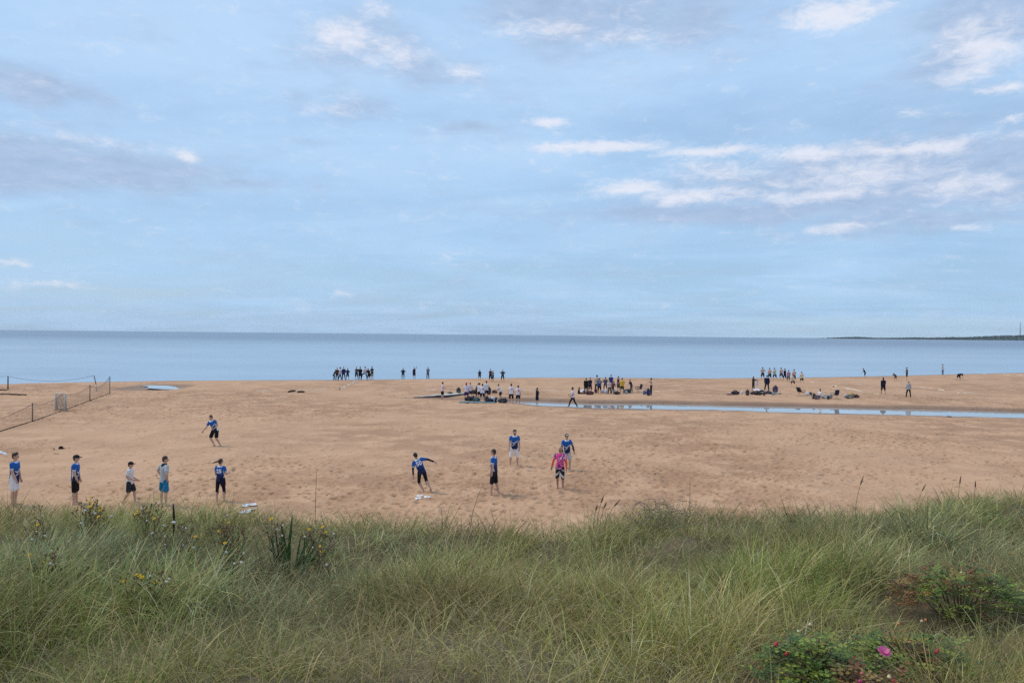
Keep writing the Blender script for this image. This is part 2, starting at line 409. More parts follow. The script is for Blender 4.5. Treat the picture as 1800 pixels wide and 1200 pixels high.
wm = water_material('still_water', (.38, .39, .38), .01, .02, 1.2)
_x = np.linspace(TX[0] - 1.2, TX[-1] + 20, 60)
sheet('stream_water', [(x, float(np.interp(x, TX, TFY)) + .9) for x in _x] + [(x, float(np.interp(x, NX, NY)) - 1.2) for x in _x[::-1]], STREAM_Z, wm,
      'narrow shallow stream mirroring the sky across the beach')
_c = sum(PUD, Vector()) / len(PUD)
sheet('beach_pool', [(_c.x + (p.x - _c.x) * 1.0, _c.y + (p.y - _c.y) * 1.0) for p in PUD], -.12, wm, 'small pale pool left behind on the sand near the sea')


# ------------------------------------------------------------------ dune
_ed = [(-900, 880, 11), (-200, 880, 11), (0, 882, 11), (300, 884, 11), (500, 894, 11), (640, 902, 10.5), (800, 910, 10), (1000, 922, 9.5), (1060, 905, 10.3), (1150, 884, 11), (1300, 892, 11.2), (1400, 890, 11.5),
       (1500, 892, 11.8), (1600, 882, 12.3), (1680, 866, 13), (1750, 858, 13.2), (1850, 862, 13.3), (2600, 870, 13.3)]
GH = .23
_ep = [at_depth(a, b, c) for a, b, c in _ed]
EX = np.array([p.x for p in _ep]); EY = np.array([p.y for p in _ep]); EZ = np.array([p.z - GH for p in _ep])


def dune_v(x, y):
    x = np.asarray(x, float); y = np.asarray(y, float)
    ye = np.interp(x, EX, EY); ze = np.interp(x, EX, EZ)
    t = np.clip(y / ye, 0, 1); z = 4.62 * (1 - t) + ze * t
    hum = (fbm(x / 2.3, y / 2.3, 21, 3) - .5) * .80 * np.clip(t * 3, .2, 1) * sstep(1.02, .8, t)
    z = z + hum
    beyond = np.clip(y - ye, 0, 50); z = z - .60 * beyond * sstep(0, .6, beyond + .1)
    return z


def dune(x, y): return float(dune_v(np.array([x]), np.array([y]))[0])


def dune_hit(px, py, up=0.0):
    d = ray(px, py); t = .5
    while t < 30:
        p = CAM_P + d * t
        if p.z < dune(p.x, p.y) + up: return p
        t += .04
    return None


def build_dune():
    xs = np.concatenate([[-300, -120, -60, -35], np.arange(-24, 24.01, .2), [35, 60, 120, 300]]); ys = np.concatenate([[-300, -120, -40, -15], np.arange(-6, 20.5, .2), [24]])
    X, Y = np.meshgrid(xs, ys); Z = dune_v(X, Y) + .04 * (fbm(X * 3, Y * 3, 31) - .5)
    Z = np.where(Y > 20, -1.5, Z); Z = np.maximum(Z, -1.5)
    idx = np.arange(X.size).reshape(X.shape); q = np.stack([idx[:-1, :-1], idx[:-1, 1:], idx[1:, 1:], idx[1:, :-1]], -1).reshape(-1, 4)
    m = bpy.data.materials.new('dune_soil'); m.use_nodes = True; nt = m.node_tree; N = NT(nt); b = nt.nodes['Principled BSDF']
    g = N.n('ShaderNodeNewGeometry'); P = g.outputs['Position']; sp = N.n('ShaderNodeSeparateXYZ'); nt.links.new(P, sp.inputs[0])
    f = N.noise(P, 3.0, 6, .65); f2 = N.noise(P, 25, 4, .7)
    c = N.mix(N.mapr(f, .35, .65), (.075, .062, .032), (.17, .125, .07)); c = N.mix(N.mapr(f2, .4, .7, 0, .6), c, (.24, .18, .10))
    c = N.mix(N.mapr(sp.outputs[2], 2.9, 2.2), c, (.40, .24, .15))
    nt.links.new(c, b.inputs['Base Color']); b.inputs['Roughness'].default_value = .95
    bp = N.n('ShaderNodeBump'); bp.inputs['Distance'].default_value = .03; nt.links.new(f2, bp.inputs['Height']); nt.links.new(bp.outputs[0], b.inputs['Normal'])
    tag(from_np('dune_ground', np.stack([X, Y, Z], -1).reshape(-1, 3), q, [m]), kind='structure', label='sandy dune ridge under the marram grass')


build_dune()


# ------------------------------------------------------------------ headland far right
def build_headland():
    prof = [(1440, 0), (1480, 1.2), (1515, 2.6), (1540, 1.2), (1590, 1.8), (1625, 2.8), (1640, 1.6), (1690, 4.2), (1705, 3.4), (1740, 6.0), (1765, 8.2), (1800, 9.8), (1850, 12), (2000, 15), (2300, 13), (2600, 6)]
    D = 6500.0; k = D / F_PX
    px = np.array([p[0] for p in prof], float); hh = np.array([p[1] for p in prof], float)
    xs = np.linspace((1440 - 900) * k, (2600 - 900) * k, 420); pxs = xs / k + 900
    H = np.interp(pxs, px, hh) * k
    rows = [(-260, 0.0, -3), (-230, .04, 0), (-120, .45, 0), (0, .8, 0), (200, .72, 0), (500, .3, 0), (700, 0, -3)]
    V = []
    for dy, f, dz in rows:
        V.append(np.stack([xs, D + dy + 40 * vnoise(xs / 200, xs * 0, 3), H * f + dz - .4], -1))
    V = np.stack(V); nr, nc = V.shape[:2]; idx = np.arange(nr * nc).reshape(nr, nc); q = np.stack([idx[:-1, :-1], idx[:-1, 1:], idx[1:, 1:], idx[1:, :-1]], -1).reshape(-1, 4)
    tag(from_np('headland', V.reshape(-1, 3), q, [simple_mat('headland_heath', (.05, .075, .05), .95, .1)]), kind='structure', label='low dark headland reaching into the sea on the horizon')
    # woods covering it: clumpy crowns of many small faces
    r = np.random.default_rng(5); n = 5200
    cx = r.uniform(xs[0], xs[-1], n); keepw = np.interp(cx / k + 900, px, hh) * k
    dy = r.uniform(-225, 220, n); f = np.interp(dy, [-230, -120, 0, 200], [.04, .45, .8, .72]); base = keepw * f
    hgt = np.minimum(r.uniform(5, 10, n), 2 + keepw * .5); ok = keepw > 3.0; cx, dy, base, hgt = cx[ok], dy[ok], base[ok], hgt[ok]; n = len(cx)
    ico = bmesh.new(); bmesh.ops.create_icosphere(ico, subdivisions=1, radius=1.0); ico.verts.ensure_lookup_table()
    iv = np.array([v.co[:] for v in ico.verts]); fi = np.array([[v.index for v in f_.verts] for f_ in ico.faces]); ico.free()
    j = r.uniform(.7, 1.25, (n, len(iv), 1)); sc_ = np.stack([hgt * .8, hgt * .8, hgt * .62], -1)[:, None, :]
    vv = iv[None] * j * sc_ + np.stack([cx, D + dy + 40 * vnoise(cx / 200, cx * 0, 3), base + hgt * .5 - .4], -1)[:, None, :]
    ff = fi[None] + (np.arange(n) * len(iv))[:, None, None]
    shade = r.uniform(.7, 1.3, (n, 1, 1)) * np.array([.035, .055, .035]); cc = np.broadcast_to(shade, (n, len(iv), 3))
    tag(from_np('far_woods', vv.reshape(-1, 3), ff.reshape(-1, 3), [simple_mat('far_foliage', (.04, .06, .04), .9, .1, attr=True)], smooth=False, colors=cc.reshape(-1, 3)), kind='stuff', cat='woods', label='distant dark woods covering the headland')
    # mast on the headland
    mx = (1793 - 900) * k; root = empty('radio_mast', (mx, D, float(np.interp(1793, px, hh)) * k * .8)); tag(root, 'thin radio mast standing on the headland at the right edge', 'mast')
    bm = bmesh.new(); Hm = 118
    for a in range(3):
        c0 = Vector((3.2 * math.cos(a * 2.094), 3.2 * math.sin(a * 2.094), 0)); c1 = c0 * .6 + Vector((0, 0, Hm)); tube(bm, [c0, c1], [1.1, .8], 5)
    for i in range(12):
        z0 = i * Hm / 12; s0 = 1 - .4 * i / 12; s1 = 1 - .4 * (i + 1) / 12
        for a in range(3):
            p = Vector((3.2 * s0 * math.cos(a * 2.094), 3.2 * s0 * math.sin(a * 2.094), z0)); q_ = Vector((3.2 * s1 * math.cos((a + 1) * 2.094), 3.2 * s1 * math.sin((a + 1) * 2.094), z0 + Hm / 12)); tube(bm, [p, q_], [.5, .5], 4)
    bmo('lattice', bm, simple_mat('grey_steel', (.30, .32, .34), .5), root)
    bm = bmesh.new(); tube(bm, [Vector((0, 0, Hm)), Vector((0, 0, Hm + 12))], [.7, .4], 5); bmo('antenna', bm, simple_mat('grey_steel', (.30, .32, .34), .5), root)


def tube(bm, pts, rad, n=8, mat=0, cap=True):
    """loft a round tube through pts; rad: radius or (r side, r front) per point"""
    rings = []; pts = [Vector(p) for p in pts]
    ref = None
    for i, p in enumerate(pts):
        d = (pts[min(i + 1, len(pts) - 1)] - pts[max(i - 1, 0)])
        d = d.normalized() if d.length > 1e-9 else Vector((0, 0, 1))
        if ref is None: ref = Vector((1, 0, 0)) if abs(d.x) < .8 else Vector((0, 1, 0))
        a = (ref - d * ref.dot(d)).normalized(); ref = a; b = d.cross(a)
        r = rad[i] if isinstance(rad, (list, tuple)) else rad
        ra, rb = r if isinstance(r, (list, tuple)) else (r, r)
        rings.append([bm.verts.new(p + a * (ra * math.cos(6.28318 * k / n)) + b * (rb * math.sin(6.28318 * k / n))) for k in range(n)])
    for A, B in zip(rings[:-1], rings[1:]):
        for k in range(n):
            f = bm.faces.new((A[k], A[(k + 1) % n], B[(k + 1) % n], B[k])); f.material_index = mat; f.smooth = True
    if cap:
        for rg, rev in ((rings[0], True), (rings[-1], False)):
            f = bm.faces.new(rg[::-1] if rev else rg); f.material_index = mat


def bmo(name, bm, mat, parent=None):
    me = bpy.data.meshes.new(name); bm.to_mesh(me); bm.free()
    return mesh_obj(name, me, parent, mat if isinstance(mat, (list, tuple)) else [mat])


build_headland()
_b = bmesh.new(); bmesh.ops.create_cube(_b, size=1, matrix=Matrix.Translation((0, 6000, 92)) @ Matrix.Diagonal((92000, 13400, 196, 1)))
_m = bpy.data.materials.new('sea_air'); _m.use_nodes = True; _nt = _m.node_tree; _nt.nodes.remove(_nt.nodes['Principled BSDF'])
_v = _nt.nodes.new('ShaderNodeVolumePrincipled'); _v.inputs['Color'].default_value = (.80, .88, .97, 1); _v.inputs['Density'].default_value = HAZE; _v.inputs['Anisotropy'].default_value = .2
_nt.links.new(_v.outputs[0], _nt.nodes['Material Output'].inputs['Volume'])
tag(bmo('haze', _b, [_m]), kind='stuff', label='thin sea haze over the whole bay')


# ------------------------------------------------------------------ people
SKINS = {'fair': (.52, .33, .25), 'tan': (.40, .235, .165), 'brown': (.20, .11, .075)}
BAKE = []          # (object, voxel, decimate, colour function, extra geometry, scale)


def V3(t): return Vector(t)


def norm(v): return Vector(v).normalized()


def solid(bm, pts, rad, n=10):
    """closed tapered tube with rounded ends (source volume for the skin / cloth surface)"""
    pts = [Vector(p) for p in pts]
    def rr(r): return r if isinstance(r, (list, tuple)) else (r, r)
    d0 = (pts[0] - pts[1]).normalized(); d1 = (pts[-1] - pts[-2]).normalized()
    a, b = rr(rad[0]), rr(rad[-1])
    P = [pts[0] + d0 * min(a) * .85, pts[0] + d0 * min(a) * .5] + pts + [pts[-1] + d1 * min(b) * .5, pts[-1] + d1 * min(b) * .85]
    Rd = [(a[0] * .35, a[1] * .35), (a[0] * .82, a[1] * .82)] + [rr(r) for r in rad] + [(b[0] * .82, b[1] * .82), (b[0] * .35, b[1] * .35)]
    tube(bm, P, Rd, n)


def ellip(bm, c, r, M=None, seg=12):
    """ellipsoid, axes along the columns of M"""
    m = (Matrix.Translation(c) @ (M.to_4x4() if M else Matrix.Identity(4)) @ Matrix.Diagonal((r[0], r[1], r[2], 1)))
    bmesh.ops.create_uvsphere(bm, u_segments=seg, v_segments=seg // 2 + 2, radius=1, matrix=m)


def flat_loft(bm, secs, X, Yv, n=14):
    """secs: (centre, rx, ry) elliptic rings whose plane is spanned by X, Yv"""
    rings = [[bm.verts.new(c + X * (rx * math.cos(6.28318 * k / n)) + Yv * (ry * math.sin(6.28318 * k / n))) for k in range(n)] for c, rx, ry in secs]
    for A, B in zip(rings[:-1], rings[1:]):
        for k in range(n): bm.faces.new((A[k], A[(k + 1) % n], B[(k + 1) % n], B[k]))
    bm.faces.new(rings[0][::-1]); bm.faces.new(rings[-1])


# pose vectors: x right, y forward, z up in the body's own frame
ST_LEGS = dict(tL=(-.10, .03, -1), sL=(-.05, -.03, -1), tR=(.10, .02, -1), sR=(.04, -.03, -1))
POSES = {
    'stand': dict(ST_LEGS, uL=(-.16, .02, -1), fL=(-.05, .20, -1), uR=(.16, .0, -1), fR=(.05, .22, -1)),
    'stand2': dict(tL=(-.2, .1, -1), sL=(-.12, -.1, -1), tR=(.15, -.05, -1), sR=(.1, -.1, -1), uL=(-.2, .1, -1), fL=(.1, .7, -.8), uR=(.2, -.1, -1), fR=(.0, .3, -1)),
    'folded': dict(ST_LEGS, uL=(-.22, .25, -1), fL=(.9, .55, .15), uR=(.22, .22, -1), fR=(-.9, .6, .05)),
    'akimbo': dict(tL=(-.18, .03, -1), sL=(-.06, -.03, -1), tR=(.2, .02, -1), sR=(.08, -.03, -1), uL=(-.75, -.3, -.8), fL=(.75, .35, -.4), uR=(.75, -.3, -.8), fR=(-.75, .35, -.4)),
    'walk': dict(tL=(-.05, .42, -1), sL=(-.03, .16, -1), tR=(.05, -.22, -1), sR=(.03, -.62, -1), uL=(-.14, -.32, -1), fL=(-.05, .1, -1), uR=(.14, .35, -1), fR=(.05, .8, -.8)),
    'run': dict(torso=(0, .22, 1), tL=(-.05, .75, -1), sL=(-.03, -.5, -1), tR=(.05, -.35, -1), sR=(.03, -1.1, -.45), uL=(-.2, -.6, -1), fL=(-.1, .8, -.4), uR=(.2, .4, -1), fR=(.0, .9, .2)),
    'bend': dict(torso=(0, 1.0, .55), tL=(-.14, .1, -1), sL=(-.06, -.1, -1), tR=(.14, .1, -1), sR=(.06, -.1, -1), uL=(-.1, .25, -1), fL=(0, .3, -1), uR=(.1, .25, -1), fR=(0, .3, -1)),
    'stoop': dict(torso=(0, .45, 1), tL=(-.12, .15, -1), sL=(-.05, -.2, -1), tR=(.12, .1, -1), sR=(.05, -.18, -1), uL=(-.15, .35, -1), fL=(.25, .8, -.5), uR=(.15, .3, -1), fR=(-.2, .85, -.5)),
    'point': dict(ST_LEGS, uL=(-.16, .02, -1), fL=(-.05, .20, -1), uR=(.5, .7, .1), fR=(.4, .6, .9)),
    'armup': dict(ST_LEGS, uL=(-.6, .2, .75), fL=(-.25, .1, 1), uR=(.2, .05, -1), fR=(.0, .4, -1)),
    'hold': dict(ST_LEGS, uL=(-.18, .15, -1), fL=(.35, .9, .1), uR=(.18, .15, -1), fR=(-.35, .9, .1)),
    'reach': dict(tL=(-.2, .1, -1), sL=(-.1, -.05, -1), tR=(.2, -.05, -1), sR=(.12, -.05, -1), uL=(-.3, .75, -.35), fL=(-.1, 1, -.2), uR=(.35, .75, -.3), fR=(.2, 1, -.1)),
    'sit': dict(torso=(0, -.12, 1), tL=(-.25, 1, .35), sL=(-.05, .75, -.75), tR=(.25, 1, .35), sR=(.05, .75, -.75), uL=(-.2, .45, -1), fL=(.2, .9, -.2), uR=(.2, .45, -1), fR=(-.2, .9, -.2)),
    'sitlong': dict(torso=(0, .15, 1), tL=(-.15, 1, .12), sL=(-.05, 1, -.12), tR=(.15, 1, .05), sR=(.05, 1, -.05), uL=(-.2, .2, -1), fL=(.1, .7, -.6), uR=(.2, .2, -1), fR=(-.1, .7, -.6)),
    'squat': dict(torso=(0, .5, 1), tL=(-.25, 1, .1), sL=(-.05, -.5, -1), tR=(.25, 1, .1), sR=(.05, -.5, -1), uL=(-.15, .6, -.8), fL=(.1, .8, -.5), uR=(.15, .6, -.8), fR=(-.1, .8, -.5)),
}


def joints(p):
    X = norm(p.get('right', (1, 0, 0))); t = norm(p.get('torso', (0, .03, 1)))
    X = (X - t * X.dot(t)).normalized(); Fw = t.cross(X)
    J = dict(pel=Vector((0, 0, 0)), X=X, t=t, F=Fw)
    for s, k in ((-1, 'L'), (1, 'R')):
        h = norm(p.get('pelvis', (1, 0, 0))) * (s * .088) + Vector((0, 0, -.03)); J['hip' + k] = h
        J['kne' + k] = h + norm(p['t' + k]) * .425; J['ank' + k] = J['kne' + k] + norm(p['s' + k]) * .405
        sh = t * .46 + X * (s * .165 * p.get('wide', 1)) - Fw * .01; J['sho' + k] = sh
        J['elb' + k] = sh + norm(p['u' + k]) * .285; J['wri' + k] = J['elb' + k] + norm(p['f' + k]) * .245
    J['neck'] = t * .52; ht = norm(t * .55 + Vector((0, 0, .45)) + Fw * .03)
    J['ht'] = norm(p['headup']) if 'headup' in p else ht
    J['head'] = J['neck'] + J['ht'] * .155 + Fw * .015
    z = min(J['ankL'].z, J['ankR'].z) - .075
    z = min(z, J['pel'].z - .11, J['kneL'].z - .06, J['kneR'].z - .06)
    for k in list(J):
        if k not in ('X', 't', 'F', 'ht'): J[k] = J[k] - Vector((0, 0, z))
    J['top'] = J['head'].z + .12
    return J


def hand(bm, w, d, palmn, s, curl=.35, n=5):
    """palm + four fingers + thumb rooted on the wrist w, pointing along d"""
    side = d.cross(palmn).normalized() * s
    for i, (o, L) in enumerate(((-.027, .068), (-.009, .078), (.009, .073), (.026, .058))):
        b0 = w + d * .085 + side * o; a = (d + palmn * curl * .6).normalized(); c = (d * .8 + palmn * curl * 1.7).normalized()
        tube(bm, [w + d * .05 + side * o * .8, b0, b0 + a * L * .55, b0 + a * L * .55 + c * L * .45], [.0095, .0095, .008, .006], n)
    b0 = w + d * .03 - side * .03; a = (d * .6 - side * .75 + palmn * .3).normalized()
    tube(bm, [w + d * .02 - side * .015, b0, b0 + a * .035, b0 + (a + d * .5).normalized() * .062], [.012, .011, .010, .007], n)


def person(px, feet, top, pose, heading, label, shirt=(.5, .5, .5), sleeve='short', legs='shorts', legc=(.015, .015, .018), hair='short', hairc=(.03, .018, .012),
           skin='fair', group=None, near=False, cap=None, fn=None, beard=None, pos=None, head_yaw=0.0, wide=1.0, extra=None, hem=.0, scale=None, bare=False, shoe=None, sleevec=None, capback=False, hood=False):
    P = dict(POSES[pose]) if isinstance(pose, str) else dict(pose); P['wide'] = wide
    J = joints(P); p = (pos or place(px, feet)).copy(); p.z -= .025
    if not near: wide = wide * 1.12; P['wide'] = wide
    sc_ = scale or height_px(p, px, top) / J['top']
    sc_ = max(.86, min(1.16, sc_))
    root = empty('person', p, -R(heading)); tag(root, label, 'person', group)
    vox = (.013 if near else .026); voxc = (.014 if near else .028); dec = (.5 if near else .45)
    X, t, Fw = J['X'], J['t'], J['F']
    sk = simple_mat('skin', SKINS[skin], .55, .35)
    # ---- body: one continuous surface
    bm = bmesh.new()
    T = lambda a: J['pel'] + t * a
    flat_loft(bm, [(T(-.09), .10, .075), (T(-.04), .155 * wide, .105), (T(.04), .152 * wide, .108), (T(.14), .132 * wide, .095), (T(.25), .142 * wide, .105), (T(.36), .160 * wide, .112), (T(.43), .158 * wide, .10), (T(.47), .12 * wide, .08), (T(.50), .065, .06)], X, Fw)
    solid(bm, [T(.44), J['neck'], J['head'] - J['ht'] * .02], [.062, .054, .052])
    hy = Matrix.Rotation(-R(head_yaw), 3, J['ht']); hf = hy @ (Fw - J['ht'] * Fw.dot(J['ht'])).normalized(); hx = hf.cross(J['ht']).normalized()
    HM = Matrix((hx, hf, J['ht'])).transposed(); H = J['head']
    ellip(bm, H + J['ht'] * .02 - hf * .008, (.077, .097, .098), HM); ellip(bm, H - J['ht'] * .045 + hf * .022, (.056, .066, .062), HM)
    solid(bm, [H + hf * .088 + J['ht'] * .015, H + hf * .108 - J['ht'] * .018], [.011, .015], 6)
    for s in (-1, 1): ellip(bm, H + hx * s * .078 - hf * .012 - J['ht'] * .005, (.012, .020, .030), HM, 8)
    for s, k in ((-1, 'L'), (1, 'R')):
        hip, kn, an = J['hip' + k], J['kne' + k], J['ank' + k]; sh, el, wr = J['sho' + k], J['elb' + k], J['wri' + k]
        solid(bm, [hip, hip.lerp(kn, .35), kn], [.088, .078, .056]); td = (an - kn).normalized()
        back = (Fw - td * Fw.dot(td)).normalized()
        solid(bm, [kn, kn.lerp(an, .3) - back * .012, kn.lerp(an, .65), an], [.052, .056, .042, .034])
        ff = Vector((.18 * s, 1, 0)).normalized(); flat_ok = abs(td.z) > .45
        fd = ff if flat_ok and P.get('toes', 0) == 0 else (back * .55 + td * .6).normalized()
        if flat_ok and td.dot(ff) < -.42: fd = (ff * .7 + Vector((0, 0, -.7))).normalized()
        ab = an + td * .035
        solid(bm, [an, ab - fd * .035, ab - fd * .02], [.034, .034, .034]); solid(bm, [ab - fd * .03, ab + fd * .07, ab + fd * .155], [(.036, .032), (.042, .028), (.040, .018)])
        solid(bm, [sh - X * s * .04, sh, sh.lerp(el, .4), el], [.058, .060, .052, .042]); solid(bm, [el, el.lerp(wr, .3), wr], [.041, .043, .029], 8)
        d = (wr - el).normalized(); pn = (Fw - d * Fw.dot(d)); pn = pn.normalized() if pn.length > .2 else Vector((0, 0, -1))
        pn2 = (-X * s * .8 + pn * .6); pn2 = (pn2 - d * pn2.dot(d)).normalized(); sd_ = d.cross(pn2)
        M = Matrix((sd_, pn2, d)).transposed(); ellip(bm, wr + d * .045, (.038, .017, .052), M, 8)
    hb = bmesh.new()
    for s, k in ((-1, 'L'), (1, 'R')):
        el, wr = J['elb' + k], J['wri' + k]; d = (wr - el).normalized(); pn = (Fw - d * Fw.dot(d)); pn = pn.normalized() if pn.length > .2 else Vector((0, 0, -1))
        pn2 = (-X * s * .8 + pn * .6); pn2 = (pn2 - d * pn2.dot(d)).normalized(); hand(hb, wr, d, pn2, s, n=6 if near else 4)
    # eyes and mouth
    em = len(hb.faces)
    if near:
        for s in (-1, 1):
            ellip(hb, H + hx * s * .031 + hf * .080 + J['ht'] * .012, (.013, .008, .008), HM, 6)
        ellip(hb, H + hf * .084 - J['ht'] * .052, (.022, .008, .005), HM, 6)
        hb.faces.ensure_lookup_table()
        for i in range(em, len(hb.faces)): hb.faces[i].material_index = 1
    def add(name, bm_, mats, v, fn_=None, ex=None, parent=root):
        bmesh.ops.transform(bm_, matrix=Matrix.Scale(sc_, 4), verts=bm_.verts)
        if ex is not None: bmesh.ops.transform(ex, matrix=Matrix.Scale(sc_, 4), verts=ex.verts)
        o = bmo(name, bm_, mats, parent); BAKE.append([o, v, dec, fn_, ex, (J, sc_)]); return o
    add('body', bm, [sk, simple_mat('eyes_and_mouth', (.08, .035, .03), .5)], vox, None, hb)
    # ---- top
    shirt_o = None
    if not bare:
        bm = bmesh.new(); lo = -.10 - hem
        flat_loft(bm, [(T(lo), .178 * wide, .132), (T(-.02), .176 * wide, .130), (T(.12), .160 * wide, .120), (T(.25), .164 * wide, .125), (T(.37), .182 * wide, .130), (T(.44), .178 * wide, .116), (T(.485), .125 * wide, .088), (T(.505), .075, .07)], X, Fw)
        for s, k in ((-1, 'L'), (1, 'R')):
            sh, el, wr = J['sho' + k], J['elb' + k], J['wri' + k]
            if sleeve == 'short': solid(bm, [sh - X * s * .05, sh, sh.lerp(el, .62)], [.066, .070, .068])
            elif sleeve == 'long': solid(bm, [sh - X * s * .05, sh, sh.lerp(el, .5), el, wr - (wr - el) * .06], [.066, .068, .058, .050, .042])
            elif sleeve == 'none': solid(bm, [sh - X * s * .05, sh - X * s * .01], [.064, .060])
        if hood:
            ellip(bm, J['neck'] - Fw * .07 - t * .0, (.10, .055, .07), Matrix((X, Fw, t)).transposed())
        m = simple_mat('printed_jersey', (1, 1, 1), .75, .25, noise=.10, scale=14, attr=True) if fn else simple_mat('fabric', shirt, .88, .15, noise=.14, scale=12)
        shirt_o = add('shirt' if sleeve != 'long' else 'long_sleeved_top', bm, [m], voxc, fn)
        if sleevec is not None:
            for s, k in ((-1, 'L'), (1, 'R')):
                bm = bmesh.new(); sh, el, wr = J['sho' + k], J['elb' + k], J['wri' + k]; solid(bm, [sh.lerp(el, .4), el, wr - (wr - el) * .04], [.055, .046, .036])
                add('sleeve', bm, [simple_mat('fabric', sleevec, .85, .15)], voxc)
    # ---- bottoms
    if legs:
        bm = bmesh.new()
        flat_loft(bm, [(T(.07), .156 * wide, .115), (T(-.03), .172 * wide, .125), (T(-.10), .170 * wide, .122), (T(-.13), .12, .10)], norm(P.get('pelvis', (1, 0, 0))), Vector((0, 1, 0)) if 'pelvis' not in P else Vector((0, 0, 1)).cross(norm(P['pelvis'])))
        for k in 'LR':
            hip, kn, an = J['hip' + k], J['kne' + k], J['ank' + k]
            if legs == 'shorts': solid(bm, [hip, hip.lerp(kn, .45), hip.lerp(kn, .80)], [.098, .100, .100])
            elif legs == 'long_shorts': solid(bm, [hip, hip.lerp(kn, .45), kn - (kn - hip) * .02], [.098, .094, .084])
            elif legs == 'tights': solid(bm, [hip, kn, kn.lerp(an, .35)], [.094, .064, .060])
            elif legs == 'trousers': solid(bm, [hip, hip.lerp(kn, .4), kn, kn.lerp(an, .5), an - (an - kn) * .05], [.096, .090, .074, .066, .058])
        nm = {'shorts': 'shorts', 'long_shorts': 'shorts', 'tights': 'leggings', 'trousers': 'trousers'}[legs]
        lf = P.get('legfn')
        m = simple_mat('printed_shorts', (1, 1, 1), .8, .2, attr=True) if lf else simple_mat('fabric', legc, .88, .15, noise=.14, scale=12)
        add(nm, bm, [m], voxc, lf)
    if shoe is not None:
        for s, k in ((-1, 'L'), (1, 'R')):
            an = J['ank' + k]; kn = J['kne' + k]; td = (an - kn).normalized(); fd = Vector((.18 * s, 1, 0)).normalized(); bm = bmesh.new(); ab = an + td * .03
            solid(bm, [ab - fd * .04, ab + fd * .07, ab + fd * .165], [(.046, .045), (.05, .04), (.046, .028)]); add('shoe', bm, [simple_mat('shoe', shoe, .7)], voxc)
    # ---- hair, beard, cap
    hm = simple_mat('hair', hairc, .55, .4, noise=.35, scale=60)
    if hair and hair != 'bald':
        bm = bmesh.new(); ellip(bm, H + J['ht'] * .036 - hf * .020, (.087, .100, .096), HM); ellip(bm, H - J['ht'] * .012 - hf * .048, (.076, .062, .080), HM)
        if hair == 'tousled':
            for i in range(9):
                a = i * .7; ellip(bm, H + J['ht'] * (.09 + .02 * math.sin(i * 2.1)) + hx * .055 * math.cos(a) + hf * (.05 * math.sin(a) - .01), (.034, .036, .03), HM, 8)
        if hair == 'long':
            solid(bm, [H - hf * .05, H - hf * .075 - J['ht'] * .12, H - hf * .085 - J['ht'] * .26], [(.075, .045), (.085, .04), (.07, .03)])
        if hair == 'ponytail':
            q = P.get('tail', (0, -1, -.5)); q = norm(q); b0 = H - hf * .085 + J['ht'] * .03
            solid(bm, [b0, b0 + q * .07, b0 + q * .17 + Vector((0, 0, -.02)), b0 + q * .27 + Vector((0, 0, -.05))], [.022, .034, .028, .012])
        if hair == 'bun': ellip(bm, H - hf * .09 + J['ht'] * .085, (.036, .036, .036), HM, 8)
        add('hair', bm, [hm], voxc * .9)
    if beard:
        bm = bmesh.new(); ellip(bm, H - J['ht'] * .062 + hf * .035, (.058, .062, .050), HM); add('beard', bm, [simple_mat('hair', beard, .6, .3, noise=.35, scale=60)], voxc * .8)
    if cap is not None:
        bm = bmesh.new(); ellip(bm, H + J['ht'] * .050 - hf * .010, (.094, .108, .078), HM)
        bf = -hf if capback else hf
        flat_loft(bm, [(H + J['ht'] * .040 + bf * .04, .085, .02), (H + J['ht'] * .046 + bf * .09, .080, .012), (H + J['ht'] * .034 + bf * .165, .055, .010), (H + J['ht'] * .03 + bf * .178, .03, .006)], hx, J['ht'])
        add('cap', bm, [simple_mat('fabric', cap, .85, .2, noise=.1, scale=12)], .011 if near else voxc * .8)
    if extra: extra(root, J, sc_, shirt_o)
    return root


def jersey(front=True, piping=True, number_side=None):
    """royal blue upper half, navy lower half, white slanted check stripe across the middle, white collar"""
    def fn(co, J, k):
        t = np.array(J['t']); X = np.array(J['X']); F = np.array(J['F']); p0 = np.array(J['pel'])
        q = co / k - p0; u = q @ t; x = q @ X; f = q @ F
        c = np.zeros((len(co), 3)); blue = np.array([.014, .105, .38]); navy = np.array([.012, .018, .075]); white = np.array([.72, .75, .80])
        g = np.clip((u - .10) / .22, 0, 1)[:, None]; g = g * g * (3 - 2 * g); c[:] = navy * (1 - g) + blue * g
        # white check mark over the chest
        x = -x; l1 = np.abs((u - .17) - (x + .06) * .62); l2 = np.abs((u - .17) + (x + .06) * .75)
        w = ((l1 < .020) & (x > -.075) & (x < .13)) | ((l2 < .018) & (x < -.05) & (x > -.12)) | ((np.abs((u - .11) - (x + .04) * .6) < .013) & (x > -.13) & (x < .02))
        if front: c[w & (f > .02)] = white
        sd_ = (np.abs(np.abs(x) - .162) < .012) & (np.abs(f) < .06) & (u < .34)
        if piping: c[sd_] = white
        nk = (u > .472) & (np.abs(x) < .105); c[nk] = white
        sp_ = (np.abs(x) > .215) & (np.abs((u - .28)) < .03) & (f > -.2); c[sp_] = white * .8
        return c
    return fn


def rear_number(txt, size=.20, u=.30, white=(.80, .82, .86), back=True, up=None):
    def ex(root, J, k, shirt_o):
        TEXTS.append((root, J, k, shirt_o, txt, size, u, white, back))
    return ex


TEXTS = []


